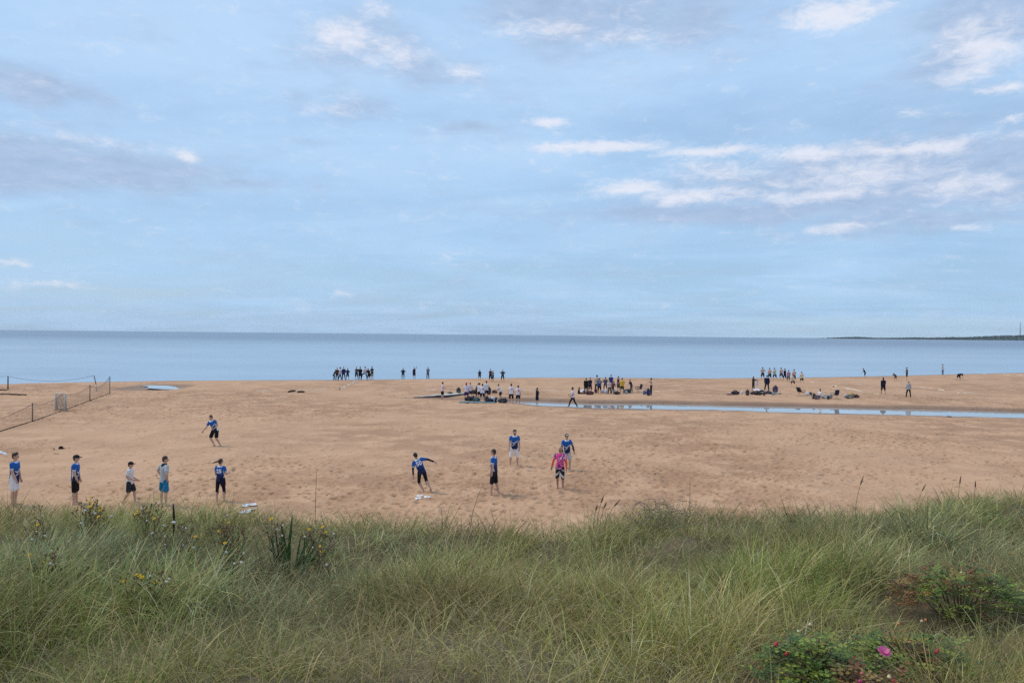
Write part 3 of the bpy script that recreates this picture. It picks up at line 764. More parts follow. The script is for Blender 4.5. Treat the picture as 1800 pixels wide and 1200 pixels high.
def finish_text(root, J, k, shirt_o, txt, size, u, white, back):
    cu = bpy.data.curves.new('number', 'FONT'); cu.body = txt; cu.size = size * k * 1.35; cu.align_x = 'CENTER'; cu.align_y = 'CENTER'; cu.offset = .008 * k; cu.resolution_u = 3
    o = bpy.data.objects.new('tmp', cu); col.objects.link(o); bpy.context.view_layer.update()
    me = bpy.data.meshes.new_from_object(o.evaluated_get(bpy.context.evaluated_depsgraph_get())); bpy.data.objects.remove(o)
    bm = bmesh.new(); bm.from_mesh(me); bmesh.ops.subdivide_edges(bm, edges=[e for e in bm.edges if e.calc_length() > .04 * k], cuts=2)
    bt = BVHTree.FromPolygons([v.co[:] for v in shirt_o.data.vertices], [p.vertices[:] for p in shirt_o.data.polygons])
    X, t, F = J['X'], J['t'], J['F']; sg = -1 if back else 1
    for v in bm.verts:
        x, y = v.co.x, v.co.y
        xx = x * (1 if back else -1)
        q = (J['pel'] + t * u) * k + X * xx + t * y + F * (sg * .5)
        hit = bt.ray_cast(q, -F * sg)
        v.co = (hit[0] + F * sg * .006) if hit[0] is not None else q - F * sg * .37
    bmo('back_number' if back else 'chest_badge', bm, simple_mat('white_print', white, .6), root)


def bake_people():
    """turn every clothing / body volume into its final single surface"""
    for b in BAKE:
        o, v = b[0], b[1]
        m = o.modifiers.new('r', 'REMESH'); m.mode = 'VOXEL'; m.voxel_size = v * b[5][1]; m.use_smooth_shade = True
        s = o.modifiers.new('s', 'SMOOTH'); s.iterations = 3; s.factor = .5
        if b[3] is None:
            d = o.modifiers.new('d', 'DECIMATE'); d.ratio = b[2]
    dg = bpy.context.evaluated_depsgraph_get(); dg.update()
    for o, v, dec, fn, ex, (J, k) in BAKE:
        me = bpy.data.meshes.new_from_object(o.evaluated_get(dg)); me.name = o.name; old = o.data; mats = [m for m in old.materials]
        o.modifiers.clear(); me.materials.clear()
        for m in mats: me.materials.append(m)
        if ex is not None:
            bm = bmesh.new(); bm.from_mesh(me); t = bpy.data.meshes.new('t'); ex.to_mesh(t); ex.free(); bm.from_mesh(t); bm.to_mesh(me); bm.free(); bpy.data.meshes.remove(t)
        me.polygons.foreach_set('use_smooth', np.ones(len(me.polygons), bool))
        if fn:
            co = np.empty(len(me.vertices) * 3, np.float32); me.vertices.foreach_get('co', co)
            c = fn(co.reshape(-1, 3), J, k); a = me.color_attributes.new('tint', 'FLOAT_COLOR', 'POINT'); cc = np.ones((len(me.vertices), 4), np.float32); cc[:, :3] = c; a.data.foreach_set('color', cc.ravel())
        o.data = me; bpy.data.meshes.remove(old)
    for t in TEXTS: finish_text(*t)


NAVY, BLACK, WHITE = (.015, .022, .065), (.012, .012, .014), (.74, .74, .76)
G_BLUE = 'blue jersey players practising on the near sand'
# --- near players
person(25, 888, 795, dict(tL=(-.05, .02, -1), sL=(-.04, -.12, -1), tR=(.08, .06, -1), sR=(.05, -.05, -1), uL=(-.12, .1, -1), fL=(0, .25, -1), uR=(.10, .12, -1), fR=(-.02, .45, -1)), 82,
       'brown-haired player in blue jersey and white shorts, leftmost of the row by the grass', fn=jersey(), legc=WHITE, hair='tousled', hairc=(.06, .03, .02), near=True, group=G_BLUE, hem=.08)
person(132, 885, 799, dict(ST_LEGS, uL=(-.15, .08, -1), fL=(0, .25, -1), uR=(.12, .10, -1), fR=(-.02, .4, -1)), 75,
       'stocky player in black cap, blue jersey and black shorts behind the grass', fn=jersey(), legc=BLACK, cap=(.018, .02, .03), hairc=(.05, .03, .02), near=True, group=G_BLUE, wide=1.10, extra=rear_number('5', .2), legs='long_shorts')
person(228, 884, 811, dict(tL=(-.04, .35, -1), sL=(-.03, .05, -1), tR=(.04, -.02, -1), sR=(.03, -.6, -1), uL=(-.12, -.1, -1), fL=(0, .8, -.5), uR=(.12, -.2, -1), fR=(-.02, 1, -.35)), 84,
       'person in plain white T-shirt, black cap and dark shorts walking right behind the grass', shirt=(.70, .68, .70), legc=(.03, .035, .045), cap=(.012, .012, .014), near=True, wide=.93, group=None, sleeve='short')
def _scarf(root, J, k, so):
    bm = bmesh.new(); t, F, X = J['t'], J['F'], J['X']; n = J['neck']
    flat_loft(bm, [(n + t * .02, .075, .075), (n - t * .01 - F * .01, .10, .09), (n - t * .05 - F * .045, .085, .075), (n - t * .11 - F * .075, .035, .045)], X, F)
    bmesh.ops.transform(bm, matrix=Matrix.Scale(k, 4), verts=bm.verts); o = bmo('hood', bm, [simple_mat('fabric', (.015, .015, .018), .9, .1)], root); BAKE.append([o, .014, .5, None, None, (J, k)])
person(288, 888, 801, dict(torso=(.06, .02, 1), tL=(-.22, .05, -1), sL=(-.02, -.03, -1), tR=(.15, .0, -1), sR=(.06, -.05, -1), uL=(-.75, -.25, -.9), fL=(.75, .15, -.7), uR=(.55, -.35, -1), fR=(-.35, .35, -.8)), 38,
       'man in pale grey top and bright blue shorts with hands on hips', shirt=(.42, .47, .50), legc=(.012, .17, .34), hairc=(.05, .025, .018), near=True, extra=_scarf, head_yaw=35)
def _tights_wrap(root, J, k, so):
    bm = bmesh.new(); p = J['pel']; flat_loft(bm, [(p + Vector((.07, 0, .05)), .11, .13), (p + Vector((.10, 0, -.12)), .11, .14), (p + Vector((.13, -.01, -.26)), .09, .12), (p + Vector((.14, -.01, -.29)), .05, .06)], Vector((1, 0, 0)), Vector((0, 1, 0)))
    bmesh.ops.transform(bm, matrix=Matrix.Scale(k, 4), verts=bm.verts); o = bmo('jacket_round_waist', bm, [simple_mat('fabric', (.012, .014, .03), .9, .1)], root); BAKE.append([o, .014, .5, None, None, (J, k)]); rear_number('25', .155, .31)(root, J, k, so)
person(387, 881, 806, dict(tL=(-.10, .0, -1), sL=(-.02, -.02, -1), tR=(.12, .10, -1), sR=(.10, -.12, -1), uL=(-.22, .1, -1), fL=(.05, .9, -.5), uR=(.25, .1, -1), fR=(-.1, .9, .1), tail=(-1, -.25, -.18)), 8,
       'woman with ponytail blowing left, blue number 25 jersey and black leggings, back turned', fn=jersey(front=False), legs='tights', legc=(.012, .014, .022), hair='ponytail', hairc=(.055, .03, .022), near=True, group=G_BLUE, wide=.95, extra=_tights_wrap, head_yaw=25)
person(378, 783, 729, dict(torso=(.30, .22, 1), right=(1, -.2, 0), tL=(-.1, .38, -1), sL=(-.40, -.45, -1), tR=(.25, .35, -1), sR=(-.55, -.15, -1), uL=(-.45, -.35, -1), fL=(.25, .75, -.45), uR=(.35, .55, -1), fR=(.5, .45, -.8), head_yaw=0), 182,
       'barefoot player in blue jersey and black shorts running alone on open sand', fn=jersey(), legc=BLACK, hairc=(.04, .022, .016), near=True, group=G_BLUE, head_yaw=15)
person(741, 864, 796, dict(torso=(-.42, .12, 1), right=(1, .1, .25), pelvis=(1, .1, 0), tL=(-.05, .12, -1), sL=(.55, -.25, -1), tR=(.28, .20, -1), sR=(.35, -.75, -.55), uL=(-.10, .05, -1), fL=(.06, .05, -1), uR=(1, .1, -.10), fR=(1, .05, -.42), headup=(-.45, .25, 1)), 352,
       'lunging player with number 50 on blue jersey, black sleeves, right arm thrown out', fn=jersey(front=False), legs='tights', legc=BLACK, sleevec=(.012, .012, .018), hairc=(.018, .012, .01), near=True, group=G_BLUE, extra=rear_number('50', .18, .33), head_yaw=-25)
person(868, 869, 789, dict(tL=(-.06, .12, -1), sL=(-.05, .04, -1), tR=(.06, -.1, -1), sR=(.05, -.3, -1), uL=(-.10, -.05, -1), fL=(-.02, .12, -1), uR=(.12, .1, -1), fR=(-.02, .3, -1)), 285,
       'dark-haired player standing side-on facing left in blue jersey and long black shorts', fn=jersey(), legs='long_shorts', legc=(.012, .013, .02), hairc=(.035, .02, .015), near=True, group=G_BLUE)
person(904, 819, 755, dict(tL=(-.12, .08, -1), sL=(-.02, -.05, -1), tR=(.20, .02, -1), sR=(.05, -.10, -1), uL=(-.20, .03, -1), fL=(.02, .1, -1), uR=(.22, .0, -1), fR=(.1, .12, -1)), 172,
       'bearded player in blue jersey and loose white shorts facing the dune', fn=jersey(), legs='long_shorts', legc=WHITE, hair='tousled', hairc=(.05, .028, .02), beard=(.04, .02, .015), near=True, group=G_BLUE, wide=1.05)
def _capfront(root, J, k, so):
    H, u, F = J['head'], J['ht'], J['F']; bm = bmesh.new(); ellip(bm, (H + u * .072 + F * .062), (.060, .040, .030), Matrix((J['X'], F, u)).transposed(), 10)
    bmesh.ops.transform(bm, matrix=Matrix.Scale(k, 4), verts=bm.verts); bmo('cap_panel', bm, [simple_mat('fabric', (.68, .66, .60), .9, .1)], root)
person(996, 826, 762, dict(torso=(.05, .1, 1), tL=(-.1, .15, -1), sL=(-.05, -.1, -1), tR=(.12, -.02, -1), sR=(.10, -.25, -1), uL=(-.50, .1, -1), fL=(-.15, .35, -.9), uR=(.28, .1, -1), fR=(-.1, .5, -.9)), 170,
       'player in blue jersey with cap turned backwards, behind the one in pink', fn=jersey(), legc=(.50, .50, .50), cap=(.05, .05, .055), capback=True, hairc=(.05, .03, .02), near=True, group=G_BLUE, sleevec=(.015, .017, .03), extra=_capfront)
def pinkfn(co, J, k):
    q = co / k - np.array(J['pel']); x = q @ np.array(J['X']); u = q @ np.array(J['t']); f = q @ np.array(J['F'])
    n = vnoise(x * 22 + f * 9, u * 26, 4); n2 = vnoise(x * 14 + 5, u * 15 + f * 12, 6)
    c = np.where(n[:, None] > .62, [[.85, .42, .62]], [[.62, .045, .25]]); c = np.where(n2[:, None] > .68, [[.16, .03, .16]], c)
    c = np.where((u < -.02)[:, None] & (n[:, None] > .45), [[.60, .50, .62]], c); return c
def shortfn(co, J, k):
    q = co / k - np.array(J['pel']); x = q @ np.array(J['X']); u = q[:, 2]; f = q @ np.array(J['F'])
    w = (np.sin(u * 26 + np.abs(x) * 20 + f * 16) > .35) & (u < -.12); return np.where(w[:, None], [[.50, .52, .50]], [[.02, .022, .04]])
def _badge(root, J, k, so): rear_number('\u25cf', .22, .30, back=False)(root, J, k, so)
def _badge2(root, J, k, so):
    X, t, F = J['X'], J['t'], J['F']; c = (J['pel'] + t * .34 - X * .05 + F * .118) * k; bm = bmesh.new()
    ellip(bm, c, (.050, .016, .045), Matrix((X, F, t)).transposed(), 12); bmo('chest_badge', bm, [simple_mat('white_print', (.8, .74, .8), .6)], root)
person(984, 859, 784, dict(torso=(-.04, .05, 1), tL=(-.10, .12, -1), sL=(.0, -.1, -1), tR=(.04, .02, -1), sR=(.0, -.15, -1), uL=(-.28, .05, -1), fL=(-.12, .25, -1), uR=(.50, -.1, -1), fR=(.25, .1, -1), legfn=shortfn), 200,
       'bald player in pink patterned shirt with orange sleeves and patterned black shorts', fn=pinkfn, legs='long_shorts', hair='bald', sleevec=(.80, .10, .06), near=True, extra=_badge2, skin='tan', head_yaw=25)

# --- far players; columns: px, feet row, top row, pose, heading, label, options
GA, GB, GE, GF, GG, GH_ = ('onlookers standing at the waterline', 'people standing apart along the shore', 'team in white shirts round its bags', 'crowd beyond the stream', 'shirtless players jogging along the shore', 'players on the right-hand pitch')
DK = (.02, .022, .03); JEAN = (.05, .075, .14)
FAR = [
 (587, 667, 649.5, 'stoop', 60, 'leftmost onlooker at the waterline, stooping in long dark grey coat', dict(shirt=(.06, .06, .065), sleeve='long', legs='trousers', legc=(.03, .03, .035), group=GA, hem=.2)),
 (592.5, 669, 646, 'folded', 170, 'onlooker in black and dark maroon beside the stooping one', dict(shirt=(.045, .014, .018), sleeve='long', legs='trousers', legc=DK, group=GA)),
 (597.5, 667, 645, 'walk', 60, 'onlooker in white top and blue jeans among dark-clad ones at the waterline', dict(shirt=(.62, .62, .66), sleeve='long', legs='trousers', legc=JEAN, group=GA)),
 (604, 668, 644.5, 'stand2', 180, 'tall onlooker dressed in navy from head to foot, hands down', dict(shirt=(.02, .03, .11), sleeve='long', legs='trousers', legc=(.015, .02, .06), group=GA, wide=1.12)),
 (611, 667, 647, 'akimbo', 200, 'smaller onlooker in dark navy jacket right of the tall navy one', dict(shirt=(.014, .018, .045), sleeve='long', legs='shorts', legc=(.02, .025, .06), group=GA, hair='long')),
 (626.5, 665.5, 644.5, 'hold', 150, 'onlooker in dark sleeveless top with pale arms', dict(shirt=(.02, .025, .04), sleeve='none', legs='long_shorts', legc=DK, group=GA)),
 (633, 668, 644.5, 'folded', 0, 'onlooker wrapped in black from neck to ankle, back turned', dict(shirt=(.012, .013, .018), sleeve='long', legs='trousers', legc=(.012, .013, .018), group=GA, hem=.25, wide=1.15)),
 (641.5, 667, 644, dict(torso=(.0, .15, 1), tL=(-.3, .3, -1), sL=(-.1, -.2, -1), tR=(.75, .7, -.4), sR=(.2, -.1, -1), uL=(-.2, .3, -1), fL=(.2, .9, -.3), uR=(.2, .3, -1), fR=(-.1, .9, -.3)), 160, 'onlooker in white top and dark blue trousers with one knee raised', dict(shirt=(.66, .66, .7), sleeve='short', legs='trousers', legc=(.02, .03, .09), group=GA, cap=(.03, .035, .05))),
 (648.5, 668, 647, 'stoop', 200, 'bent onlooker in bulky black coat beside the raised knee', dict(shirt=(.014, .015, .016), sleeve='long', legs='long_shorts', legc=(.014, .015, .016), group=GA, hem=.25, wide=1.2, hair='long')),
 (654, 667, 643.5, 'hold', 210, 'rightmost of the waterline cluster, black top and pale bare legs', dict(shirt=(.015, .017, .025), sleeve='short', legs='shorts', legc=(.30, .28, .26), group=GA)),
 (708.5, 664, 646.5, 'akimbo', 180, 'lone person in dark jacket and trousers facing the dune by the sea', dict(shirt=(.02, .022, .04), sleeve='long', legs='trousers', legc=(.03, .035, .05), group=GB)),
 (728, 665, 645, 'armup', 190, 'person in short dark dress raising an arm at the shore', dict(shirt=(.02, .02, .035), sleeve='none', legs='shorts', legc=(.02, .02, .035), group=GB, hem=.1, hair='long')),
 (752, 665, 644.5, 'folded', 150, 'person in grey top and navy trousers alone at the shore', dict(shirt=(.17, .20, .23), sleeve='long', legs='trousers', legc=(.02, .03, .065), group=GB)),
 (843, 668, 650, 'stand', 0, 'person in navy top and dark shorts, leftmost of those above the white-shirted team', dict(shirt=(.02, .035, .085), sleeve='short', legs='long_shorts', legc=DK, group=GB)),
 (862, 671, 648, 'hold', 180, 'person in navy shirt with white waistband behind the white-shirted team', dict(shirt=(.02, .025, .055), sleeve='none', legs='long_shorts', legc=(.02, .02, .03), group=GB)),
 (866.5, 670, 651.5, 'folded', 240, 'smaller dark-clad person tucked right beside the navy shirted one', dict(shirt=(.03, .035, .045), sleeve='short', legs='long_shorts', legc=(.02, .02, .025), group=GB)),
 (883.5, 671, 649, 'akimbo', 190, 'person in dark teal top with one elbow out, near the shore', dict(shirt=(.035, .07, .085), sleeve='short', legs='long_shorts', legc=(.015, .018, .03), group=GB)),
 (777.5, 702, 671, 'hold', 60, 'person in pinkish white shirt and black shorts in front of the grey sheet', dict(shirt=(.70, .52, .58), sleeve='short', legs='shorts', legc=BLACK, group=GE)),
 (819.5, 704, 672, 'stand', 15, 'red-haired player in white shirt and purple shorts, left edge of the team', dict(shirt=(.72, .64, .72), sleeve='short', legs='shorts', legc=(.05, .02, .12), group=GE, hair='long', hairc=(.42, .03, .05))),
 (826.5, 700, 672, 'stand2', 330, 'player in pale shirt right behind the red-haired one', dict(shirt=(.66, .62, .68), sleeve='short', legs='shorts', legc=(.04, .04, .06), group=GE, hairc=(.22, .10, .08))),
 (837, 697, 674.5, 'stoop', 90, 'stooping dark-haired player holding a black bundle in the white team', dict(shirt=(.10, .10, .13), sleeve='short', legs='trousers', legc=(.02, .02, .03), group=GE)),
 (842.5, 702, 672.5, 'stand', 30, 'player in plain white shirt behind the one with red print', dict(shirt=(.70, .70, .74), sleeve='short', legs='shorts', legc=BLACK, group=GE)),
 (848, 706, 674, 'stand2', 5, 'player in white shirt with red print on the back, nearest of the huddle', dict(shirt=(.74, .72, .78), sleeve='short', legs='shorts', legc=(.02, .02, .04), group=GE, extra='red')),
 (855, 701, 669, 'hold', 330, 'tallest player of the white-shirted huddle', dict(shirt=(.72, .70, .70), sleeve='short', legs='shorts', legc=(.02, .025, .06), group=GE)),
 (880, 702, 675, 'stoop', 290, 'player in white shirt stooping to the left over a black bag', dict(shirt=(.72, .70, .72), sleeve='short', legs='shorts', legc=(.025, .02, .02), group=GE)),
 (898.5, 709, 674, 'stand', 5, 'taller of two in white shirts by the head of the stream, red print at shoulder', dict(shirt=(.74, .72, .78), sleeve='short', legs='long_shorts', legc=BLACK, group=GE, extra='red')),
 (910.5, 709, 677, 'stand', 20, 'shorter of two in white shirts by the head of the stream', dict(shirt=(.74, .68, .76), sleeve='short', legs='shorts', legc=(.025, .012, .03), group=GE, extra='red', wide=.95)),
 (944, 711, 681, 'folded', 60, 'long-haired person in navy jacket and skirt standing at the stream', dict(shirt=(.013, .014, .035), sleeve='long', legs='shorts', legc=(.013, .014, .03), hem=.16, hair='long', hairc=(.02, .013, .01))),
 (1007, 714, 680, dict(torso=(0, .06, 1), tL=(-.05, .55, -1), sL=(-.03, .30, -1), tR=(.05, -.30, -1), sR=(.03, -.62, -1), uL=(-.2, -.25, -1), fL=(-.05, .7, -.6), uR=(.2, .25, -1), fR=(.05, .9, -.2)), 285, 'person in white T-shirt and black trousers striding left along the stream', dict(shirt=(.72, .68, .76), sleeve='short', legs='trousers', legc=BLACK, skin='brown')),
 (1017, 692, 683.5, 'sitlong', 85, 'person in black sitting on the sand with legs stretched out', dict(shirt=BLACK, sleeve='long', legs='trousers', legc=BLACK, hair='long', group=GF)),
 (1030, 692, 664, 'stand', 20, 'person in long black coat at the left end of the crowd', dict(shirt=(.012, .012, .014), sleeve='long', legs='trousers', legc=(.03, .035, .035), hem=.22, group=GF, wide=1.1)),
 (1037.3, 691, 663, 'stand', 200, 'slim person in dark purple beside the long black coat', dict(shirt=(.03, .018, .05), sleeve='short', legs='long_shorts', legc=(.025, .018, .04), group=GF, wide=.86)),
 (1049, 690, 657, 'stand', 20, 'tallest of the crowd, beige top and black trousers', dict(shirt=(.48, .36, .28), sleeve='long', legs='trousers', legc=BLACK, group=GF)),
 (1053.5, 692, 664, 'hold', 5, 'person in blue jersey with white number 11 on the back', dict(shirt=(.02, .06, .20), sleeve='short', legs='long_shorts', legc=BLACK, group=GF, extra='11')),
 (1064, 687.5, 662.5, 'akimbo', 15, 'person in faded blue grey jacket and jeans amid the crowd', dict(shirt=(.07, .09, .15), sleeve='long', legs='trousers', legc=(.03, .045, .10), group=GF)),
 (1073.8, 686, 658, 'stand', 180, 'tall person in royal blue shirt facing the dune over a pale shirted one', dict(shirt=(.025, .055, .22), sleeve='short', legs='long_shorts', legc=(.02, .02, .05), group=GF)),
 (1071.5, 692, 668, 'hold', 350, 'person in pale pink top and black trousers in the middle of the crowd', dict(shirt=(.64, .50, .50), sleeve='short', legs='trousers', legc=BLACK, group=GF)),
 (1077, 692, 671, 'stoop', 40, 'person in brown top half hidden right of the pale pink one', dict(shirt=(.12, .06, .05), sleeve='long', legs='trousers', legc=(.03, .03, .035), group=GF)),
 (1087, 689, 661, 'stand2', 240, 'person in dark vest over white shorts next to the mustard shirt', dict(shirt=(.025, .02, .06), sleeve='none', legs='shorts', legc=(.05, .05, .08), group=GF)),
 (1093.3, 692, 664, 'folded', 20, 'person in mustard yellow shirt and black shorts', dict(shirt=(.62, .40, .06), sleeve='short', legs='shorts', legc=(.02, .02, .02), group=GF, wide=1.15)),
 (1109.8, 689.5, 667, 'stoop', 320, 'person in dark purple top and grey trousers leaning over a cool box', dict(shirt=(.03, .02, .04), sleeve='short', legs='trousers', legc=(.12, .12, .13), group=GF)),
 (1144.5, 694, 664, dict(ST_LEGS, uL=(-.3, .9, -.2), fL=(-.4, .6, -.9), uR=(.16, .1, -1), fR=(.05, .2, -1)), 290, 'bare-chested person in black trousers holding something dark out to the left', dict(bare=True, legs='trousers', legc=(.012, .014, .03), skin='fair', group=GF)),
 (1324, 686, 661.5, 'reach', 70, 'dark-haired person in maroon hoodie holding a white cloth out over the bags', dict(shirt=(.03, .015, .022), sleeve='long', legs='trousers', legc=(.03, .03, .035), hair='long', hood=True, extra='cloth')),
 (1348, 688, 659, 'stand2', 10, 'person in navy jacket and trousers, back turned, by the right-hand bags', dict(shirt=(.014, .02, .05), sleeve='long', legs='trousers', legc=(.014, .016, .035), wide=1.1)),
 (1340.5, 668, 645, 'akimbo', 0, 'leftmost jogger, bare-backed, in black shorts', dict(bare=True, legs='shorts', legc=BLACK, group=GG, skin='fair')),
 (1353, 668, 644, 'run', 10, 'bare-backed brown-haired jogger, second from the left', dict(bare=True, legs='shorts', legc=BLACK, group=GG, skin='fair', hairc=(.06, .03, .02))),
 (1362, 668, 644.5, 'run', 355, 'jogger in pale green vest between bare-backed ones', dict(shirt=(.45, .52, .36), sleeve='none', legs='shorts', legc=BLACK, group=GG, hairc=(.12, .07, .04))),
 (1373.3, 667, 645, 'run', 5, 'bare-backed jogger just left of the one in black', dict(bare=True, legs='shorts', legc=(.03, .03, .08), group=GG, skin='fair')),
 (1379.5, 669.5, 647.5, 'walk', 340, 'person all in black among the joggers', dict(shirt=BLACK, sleeve='long', legs='long_shorts', legc=BLACK, group=GG, hem=.1)),
 (1386, 672, 650, 'walk', 20, 'person in mauve pink top and black leggings among the joggers', dict(shirt=(.38, .20, .30), sleeve='short', legs='tights', legc=BLACK, group=GG, cap=(.06, .06, .10))),
 (1395.8, 671, 647, 'run', 15, 'taller bare-backed jogger behind the maroon shorts', dict(bare=True, legs='shorts', legc=(.02, .02, .02), group=GG, skin='fair', hairc=(.012, .012, .012))),
 (1394, 679, 657.5, 'run', 350, 'jogger in cream top and maroon shorts, nearest of the group', dict(shirt=(.62, .50, .36), sleeve='short', legs='shorts', legc=(.07, .015, .02), group=GG, hairc=(.35, .22, .12))),
 (1409.3, 674, 653, 'run', 10, 'rightmost jogger in pale yellow top', dict(shirt=(.62, .52, .32), sleeve='none', legs='shorts', legc=(.02, .02, .025), group=GG, hairc=(.12, .08, .05))),
 (1440.5, 701, 683, 'sit', 250, 'person in white top sitting among bags by the stream', dict(shirt=(.66, .62, .62), sleeve='short', legs='trousers', legc=(.05, .05, .055), hair='long')),
 (1520.5, 664.5, 647, 'stoop', 290, 'stooping person in black top by the sea, left of the right-hand pitch', dict(shirt=(.02, .022, .035), sleeve='short', legs='shorts', legc=(.02, .022, .05), group=GH_, hairc=(.03, .03, .03))),
 (1552.5, 693, 662.5, 'walk', 10, 'person in dark navy hoodie and shorts walking off toward the sea', dict(shirt=(.02, .02, .045), sleeve='long', legs='long_shorts', legc=(.015, .015, .02), group=GH_, hood=True, wide=1.1, skin='tan')),
 (1574, 669, 655.5, 'bend', 240, 'person bent double touching the sand, left of the navy shirted one', dict(shirt=(.016, .018, .025), sleeve='short', legs='shorts', legc=(.02, .02, .03), group=GH_)),
 (1594, 668, 643.5, 'hold', 300, 'upright person in navy shirt and black shorts at the sea edge', dict(shirt=(.035, .04, .085), sleeve='short', legs='shorts', legc=BLACK, group=GH_)),
 (1597, 698, 669.5, 'stand2', 5, 'person in light grey hoodie and black trousers, back turned', dict(shirt=(.42, .42, .44), sleeve='long', legs='trousers', legc=BLACK, group=GH_, hood=True, hairc=(.30, .24, .18), shoe=(.02, .02, .02))),
 (1657, 658.5, 638, 'hold', 330, 'farthest person on the right, white top and pale jeans', dict(shirt=(.58, .60, .66), sleeve='long', legs='trousers', legc=(.14, .20, .30), group=GH_)),
 (1685, 669.5, 656.5, dict(torso=(0, 1, .12), headup=(0, 1, -.2), tL=(-.2, -.1, -1), sL=(-.06, -.25, -1), tR=(.2, .1, -1), sR=(.06, -.1, -1), uL=(-.1, .1, -1), fL=(0, .1, -1), uR=(.1, .1, -1), fR=(0, .3, -1)), 75, 'person in black on the right bent over reaching down to the sand', dict(shirt=(.015, .015, .02), sleeve='short', legs='shorts', legc=(.015, .015, .025), group=GH_)),
]


def red_mark(root, J, k, so):
    X, t, F = J['X'], J['t'], J['F']; bm = bmesh.new()
    ellip(bm, (J['pel'] + t * .33 + X * .06 - F * .118) * k, (.055, .016, .10), Matrix((X, F, t)).transposed(), 10); bmo('red_print', bm, [simple_mat('red_print', (.50, .03, .08), .7)], root)


def held_cloth(root, J, k, so):
    c = (J['wriL'] + J['wriR']) * .5 * k; r_ = np.random.default_rng(2); bm = bmesh.new(); g = []
    for i in range(9):
        row = []
        for j in range(7):
            u = i / 8; v = j / 6; row.append(bm.verts.new(c + Vector(((v - .5) * .55 * (1 - .3 * u), .06 + .06 * math.sin(v * 9 + u * 3), .05 - u * .85))))
        g.append(row)
    for a in range(8):
        for b in range(6): f = bm.faces.new((g[a][b], g[a][b + 1], g[a + 1][b + 1], g[a + 1][b])); f.smooth = True
    bmesh.ops.solidify(bm, geom=bm.faces[:], thickness=.012)
    w = root.location + Vector((0, 0, 0)); o = bmo('towel', bm, [simple_mat('fabric', (.70, .70, .74), .9, .1, noise=.14, scale=12)]); o.location = root.location; o.rotation_euler = root.rotation_euler
    tag(o, 'white towel held up by the person in maroon hoodie', 'towel')


for _x, _f, _t, _pose, _h, _lab, _o in FAR:
    _o = dict(_o); e = _o.get('extra')
    if e == 'red': _o['extra'] = red_mark
    if e == 'cloth': _o['extra'] = held_cloth
    if e == '11': _o['extra'] = rear_number('11', .17, .31)
    person(_x, _f, _t, _pose, _h, _lab, **_o)
bake_people()


# ------------------------------------------------------------------ discs, bags, chairs, nets
def disc(p, label, tilt=(0, 0), group=None, mark=False, colr=(.80, .80, .82), name='flying_disc'):
    bm = bmesh.new(); prof = [(0, .028), (.085, .027), (.118, .022), (.135, .008), (.137, 0), (.130, 0), (.126, .010), (.110, .018), (0, .022)]; n = 28; rings = []
    for r_, z in prof[1:-1]: rings.append([bm.verts.new((r_ * math.cos(6.28318 * k / n), r_ * math.sin(6.28318 * k / n), z)) for k in range(n)])
    a = bm.verts.new((0, 0, prof[0][1])); b = bm.verts.new((0, 0, prof[-1][1]))
    for A, B in zip(rings[:-1], rings[1:]):
        for k in range(n): bm.faces.new((A[k], B[k], B[(k + 1) % n], A[(k + 1) % n])).smooth = True
    for k in range(n): bm.faces.new((a, rings[0][k], rings[0][(k + 1) % n])); bm.faces.new((b, rings[-1][(k + 1) % n], rings[-1][k]))
    o = bmo(name, bm, [simple_mat('disc_plastic', colr, .35, .5)]); o.location = p; o.rotation_euler = (tilt[0], tilt[1], random.uniform(0, 6)); tag(o, label, 'flying disc', group)
    if mark:
        bm = bmesh.new(); vs = [bm.verts.new(((.030 + .014 * (k % 2)) * math.cos(6.28318 * k / 10), (.030 + .014 * (k % 2)) * math.sin(6.28318 * k / 10), .0295)) for k in range(10)]; bm.faces.new(vs)
        bmo('printed_emblem', bm, [simple_mat('grey_print', (.25, .27, .30), .6)], o)
    return o


disc(at_depth(4, 796, 22.0), 'white flying disc in mid-air at the left edge', (R(28), R(4)), mark=True)
GD = 'white discs lying on the sand'
for (x, y, l, hh) in ((735, 876.5, 'nearer of two overlapping discs left of the single one', 0), (738, 872.5, 'farther of two overlapping discs left of the single one', .012), (751, 874, 'single white disc lying right of the overlapping pair', 0)):
    p = place(x, y); p.z += .02 + hh; disc(p, l, (R(random.uniform(-5, 5) + 6), R(4)), GD, mark=True)
for (x, y, l, hh) in ((437, 888.5, 'white disc at top left of the pile by the grass', 0), (445, 889, 'white disc at top right of the pile by the grass', .03), (431, 890, 'leftmost white disc in the upper row of the pile', .01), (443, 896.5, 'white disc lying in the middle of the pile by the grass', 0), (426, 901.5, 'white disc half hidden by blades at bottom left of the pile', 0), (434, 901, 'lowest white disc right of the half hidden one', .01)):
    p = place(x, y); p.z += .03 + hh; disc(p, l, (R(random.uniform(-4, 12)), R(random.uniform(-8, 8))), GD, mark=True)
p = place(444, 885.5); p.z += .02; disc(p, 'small red disc lying just behind the pile of white ones', (.1, 0), colr=(.55, .03, .08))

